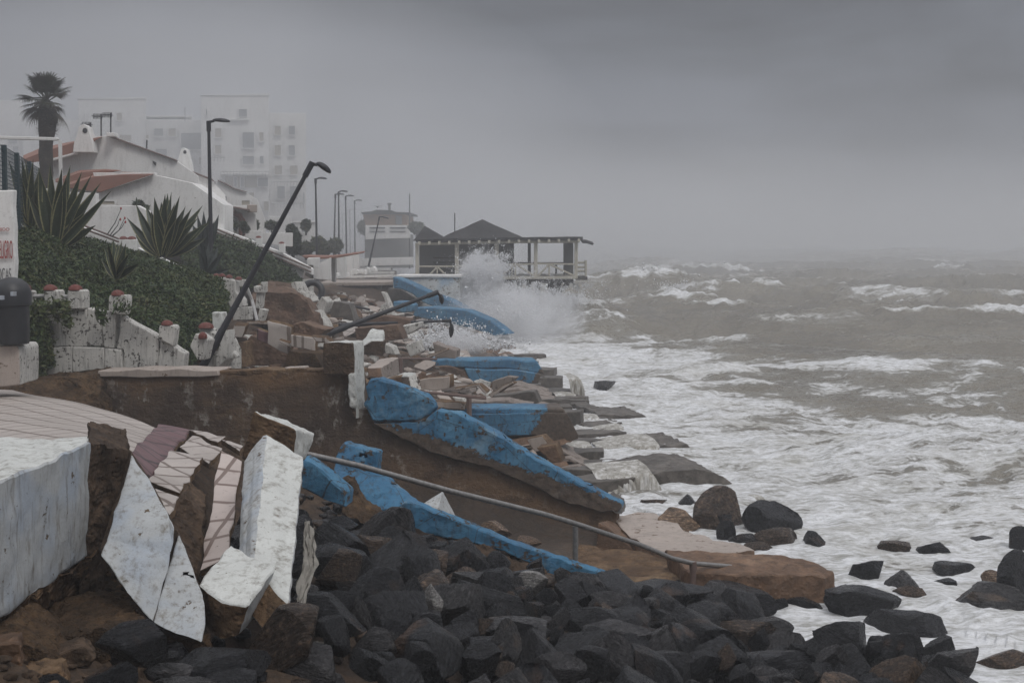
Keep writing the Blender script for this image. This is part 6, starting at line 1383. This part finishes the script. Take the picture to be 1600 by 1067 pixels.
# ------------------------------------------------------------------ spray and haze
def mat_drop():
    m = MT('water_droplets', .3, .5); m.b.inputs['Base Color'].default_value = (.80, .81, .83, 1); return m.m
DROP = mat_drop()
T4 = np.array([[1,1,1],[-1,-1,1],[-1,1,-1],[1,-1,-1]])*.6; F4 = np.array([[0,1,2],[0,3,1],[0,2,3],[1,3,2]])
def droplets(name, jets, lab, size):
    P = []
    for (x, y, Y, sx, sy, n, tx, ty) in jets:
        u = rng.random(n)**.7; a = rng.normal(size=(n, 3))
        xx = x + tx*u + a[:, 0]*sx*(.35+u); yy = y + ty*u + a[:, 1]*sy*(.4+.8*u); Yv = Y + a[:, 2]*.9
        clump = fbm(xx*.11, yy*.11, 3.1, 3); keep = rng.random(n) < np.clip(.55+1.6*clump, .05, 1)
        for q, r, s_ in zip(xx[keep], yy[keep], Yv[keep]): P.append(at(q, r, s_)[:])
    P = np.array(P); P = P[P[:, 2] > .1]; n = len(P)
    sc = size*rng.lognormal(0, .5, n)[:, None, None]; V = (P[:, None, :] + T4[None]*sc*rng.choice([-1, 1], (n, 1, 3))*np.stack([np.ones(n), np.ones(n), rng.choice([1, 1, 1, 2], n)], -1)[:, None, :]).reshape(-1, 3)
    me = npmesh(V, (F4[None] + 4*np.arange(n)[:, None, None]).reshape(-1, 3))
    return link(name, me, [DROP], kind='stuff', label=lab, cat='spray', recentre=False)
droplets('spray_droplets', [(748,455,81.5,14,10,30000,6,-50),(735,440,81.5,7,8,9000,14,-34),(765,450,81.5,9,8,12000,24,-46),(880,474,82,24,6,6000,6,-10),(800,500,76,44,6,12000,6,-16),(760,480,80,30,10,16000,6,-20),(730,470,81.5,18,12,7000,-6,-30),(790,470,81,22,10,8000,20,-38),(840,470,81,26,8,7000,10,-24),(880,470,81,22,6,4000,4,-14),(770,490,79,40,10,8000,10,-14),(722,440,82,6,12,1500,6,-20)], 'white spray thrown up against the basement and stilts of the pavilion', .0125)
droplets('spray_droplets', [(690,540,56,10,8,5000,-8,-26),(668,545,54,8,6,2500,-10,-18),(715,540,58,14,7,5000,4,-26),(745,545,58,18,5,4000,0,-20),(775,545,58,20,4,3000,0,-12)], 'white splash bursting over the rubble below the second fallen lamp', .016)
droplets('spray_droplets', [(1490,412,169,16,3,900,-6,-8),(1010,424,111,14,4,1200,-4,-8),(1110,410,149,22,3,900,-6,-8),(1060,450,88,20,4,900,-4,-8),(1475,862,26.5,4,3,250,0,-8),(905,450,87,20,6,1500,0,-6)], 'flecks of spray blown off the breaking wave crests', .018)
def mat_mist(name, dens, sc, tint):
    m = bpy.data.materials.new(name); m.use_nodes = True; t = m.node_tree; t.nodes.clear()
    o = t.nodes.new('ShaderNodeOutputMaterial'); v = t.nodes.new('ShaderNodeVolumePrincipled'); v.inputs['Color'].default_value = (*tint, 1)
    tc = t.nodes.new('ShaderNodeTexCoord'); ln = t.nodes.new('ShaderNodeVectorMath'); ln.operation = 'LENGTH'; t.links.new(tc.outputs['Object'], ln.inputs[0])
    mr = t.nodes.new('ShaderNodeMapRange'); mr.inputs[1].default_value = 1.0; mr.inputs[2].default_value = .25; t.links.new(ln.outputs['Value'], mr.inputs[0])
    g = t.nodes.new('ShaderNodeNewGeometry'); n = t.nodes.new('ShaderNodeTexNoise'); n.inputs['Scale'].default_value = sc; n.inputs['Detail'].default_value = 4; n.inputs['Roughness'].default_value = .65; t.links.new(g.outputs['Position'], n.inputs['Vector'])
    mr2 = t.nodes.new('ShaderNodeMapRange'); mr2.inputs[1].default_value = .38; mr2.inputs[2].default_value = .62; t.links.new(n.outputs[0], mr2.inputs[0])
    a = t.nodes.new('ShaderNodeMath'); a.operation = 'MULTIPLY'; t.links.new(mr.outputs[0], a.inputs[0]); t.links.new(mr2.outputs[0], a.inputs[1])
    b = t.nodes.new('ShaderNodeMath'); b.operation = 'MULTIPLY'; t.links.new(a.outputs[0], b.inputs[0]); b.inputs[1].default_value = dens
    t.links.new(b.outputs[0], v.inputs['Density']); t.links.new(v.outputs[0], o.inputs['Volume']); return m
def mist(x, y, Y, rx, ry, rY, dens, sc, lab, tint=(.98, .985, 1)):
    bm = bmesh.new(); bmesh.ops.create_icosphere(bm, subdivisions=3, radius=1.0); me = finish(bm, 180)
    me.materials.append(mat_mist('spray_mist', dens, sc, tint)); o = bpy.data.objects.new('sea_mist', me); COL.objects.link(o)
    o.location = at(x, y, Y); o.scale = (rx*Y/F, rY, ry*Y/F); tag(o, lab, 'mist', None, 'stuff')
if not globals().get('NOMIST'):
    mist(792, 498, 80, 135, 58, 5.0, 1.7, .6, 'white mist of spray under and before the pavilion')
    mist(752, 436, 81, 44, 50, 2.0, 2.6, 1.1, 'upper plume of spray in front of the pavilion wall')
    mist(715, 535, 57, 60, 26, 2.0, 1.8, 1.2, 'mist of the splash over the rubble')
if not globals().get('NOMIST'):
    mist(420, 320, 160, 560, 330, 95, .050, .012, 'drifting sea mist swallowing the far buildings', (.82, .835, .86))
    mist(1000, 372, 240, 900, 150, 110, .030, .010, 'low bank of sea mist on the horizon beyond the pavilion', (.82, .835, .86))
def haze():
    m = bpy.data.materials.new('haze_air'); m.use_nodes = True; t = m.node_tree; t.nodes.clear()
    o = t.nodes.new('ShaderNodeOutputMaterial'); v = t.nodes.new('ShaderNodeVolumePrincipled'); v.inputs['Color'].default_value = (.84, .855, .88, 1)
    v.inputs['Density'].default_value = HAZE; v.inputs['Anisotropy'].default_value = .2; t.links.new(v.outputs[0], o.inputs['Volume'])
    bm = bmesh.new(); box_bm(bm, (-2400, -30, -9), (2800, 2700, 27)); bmesh.ops.recalc_face_normals(bm, faces=bm.faces[:])
    link('haze', finish(bm, 0), [m], kind='stuff', recentre=False)
HAZE = .0027
haze()
print('objects', len(bpy.data.objects))
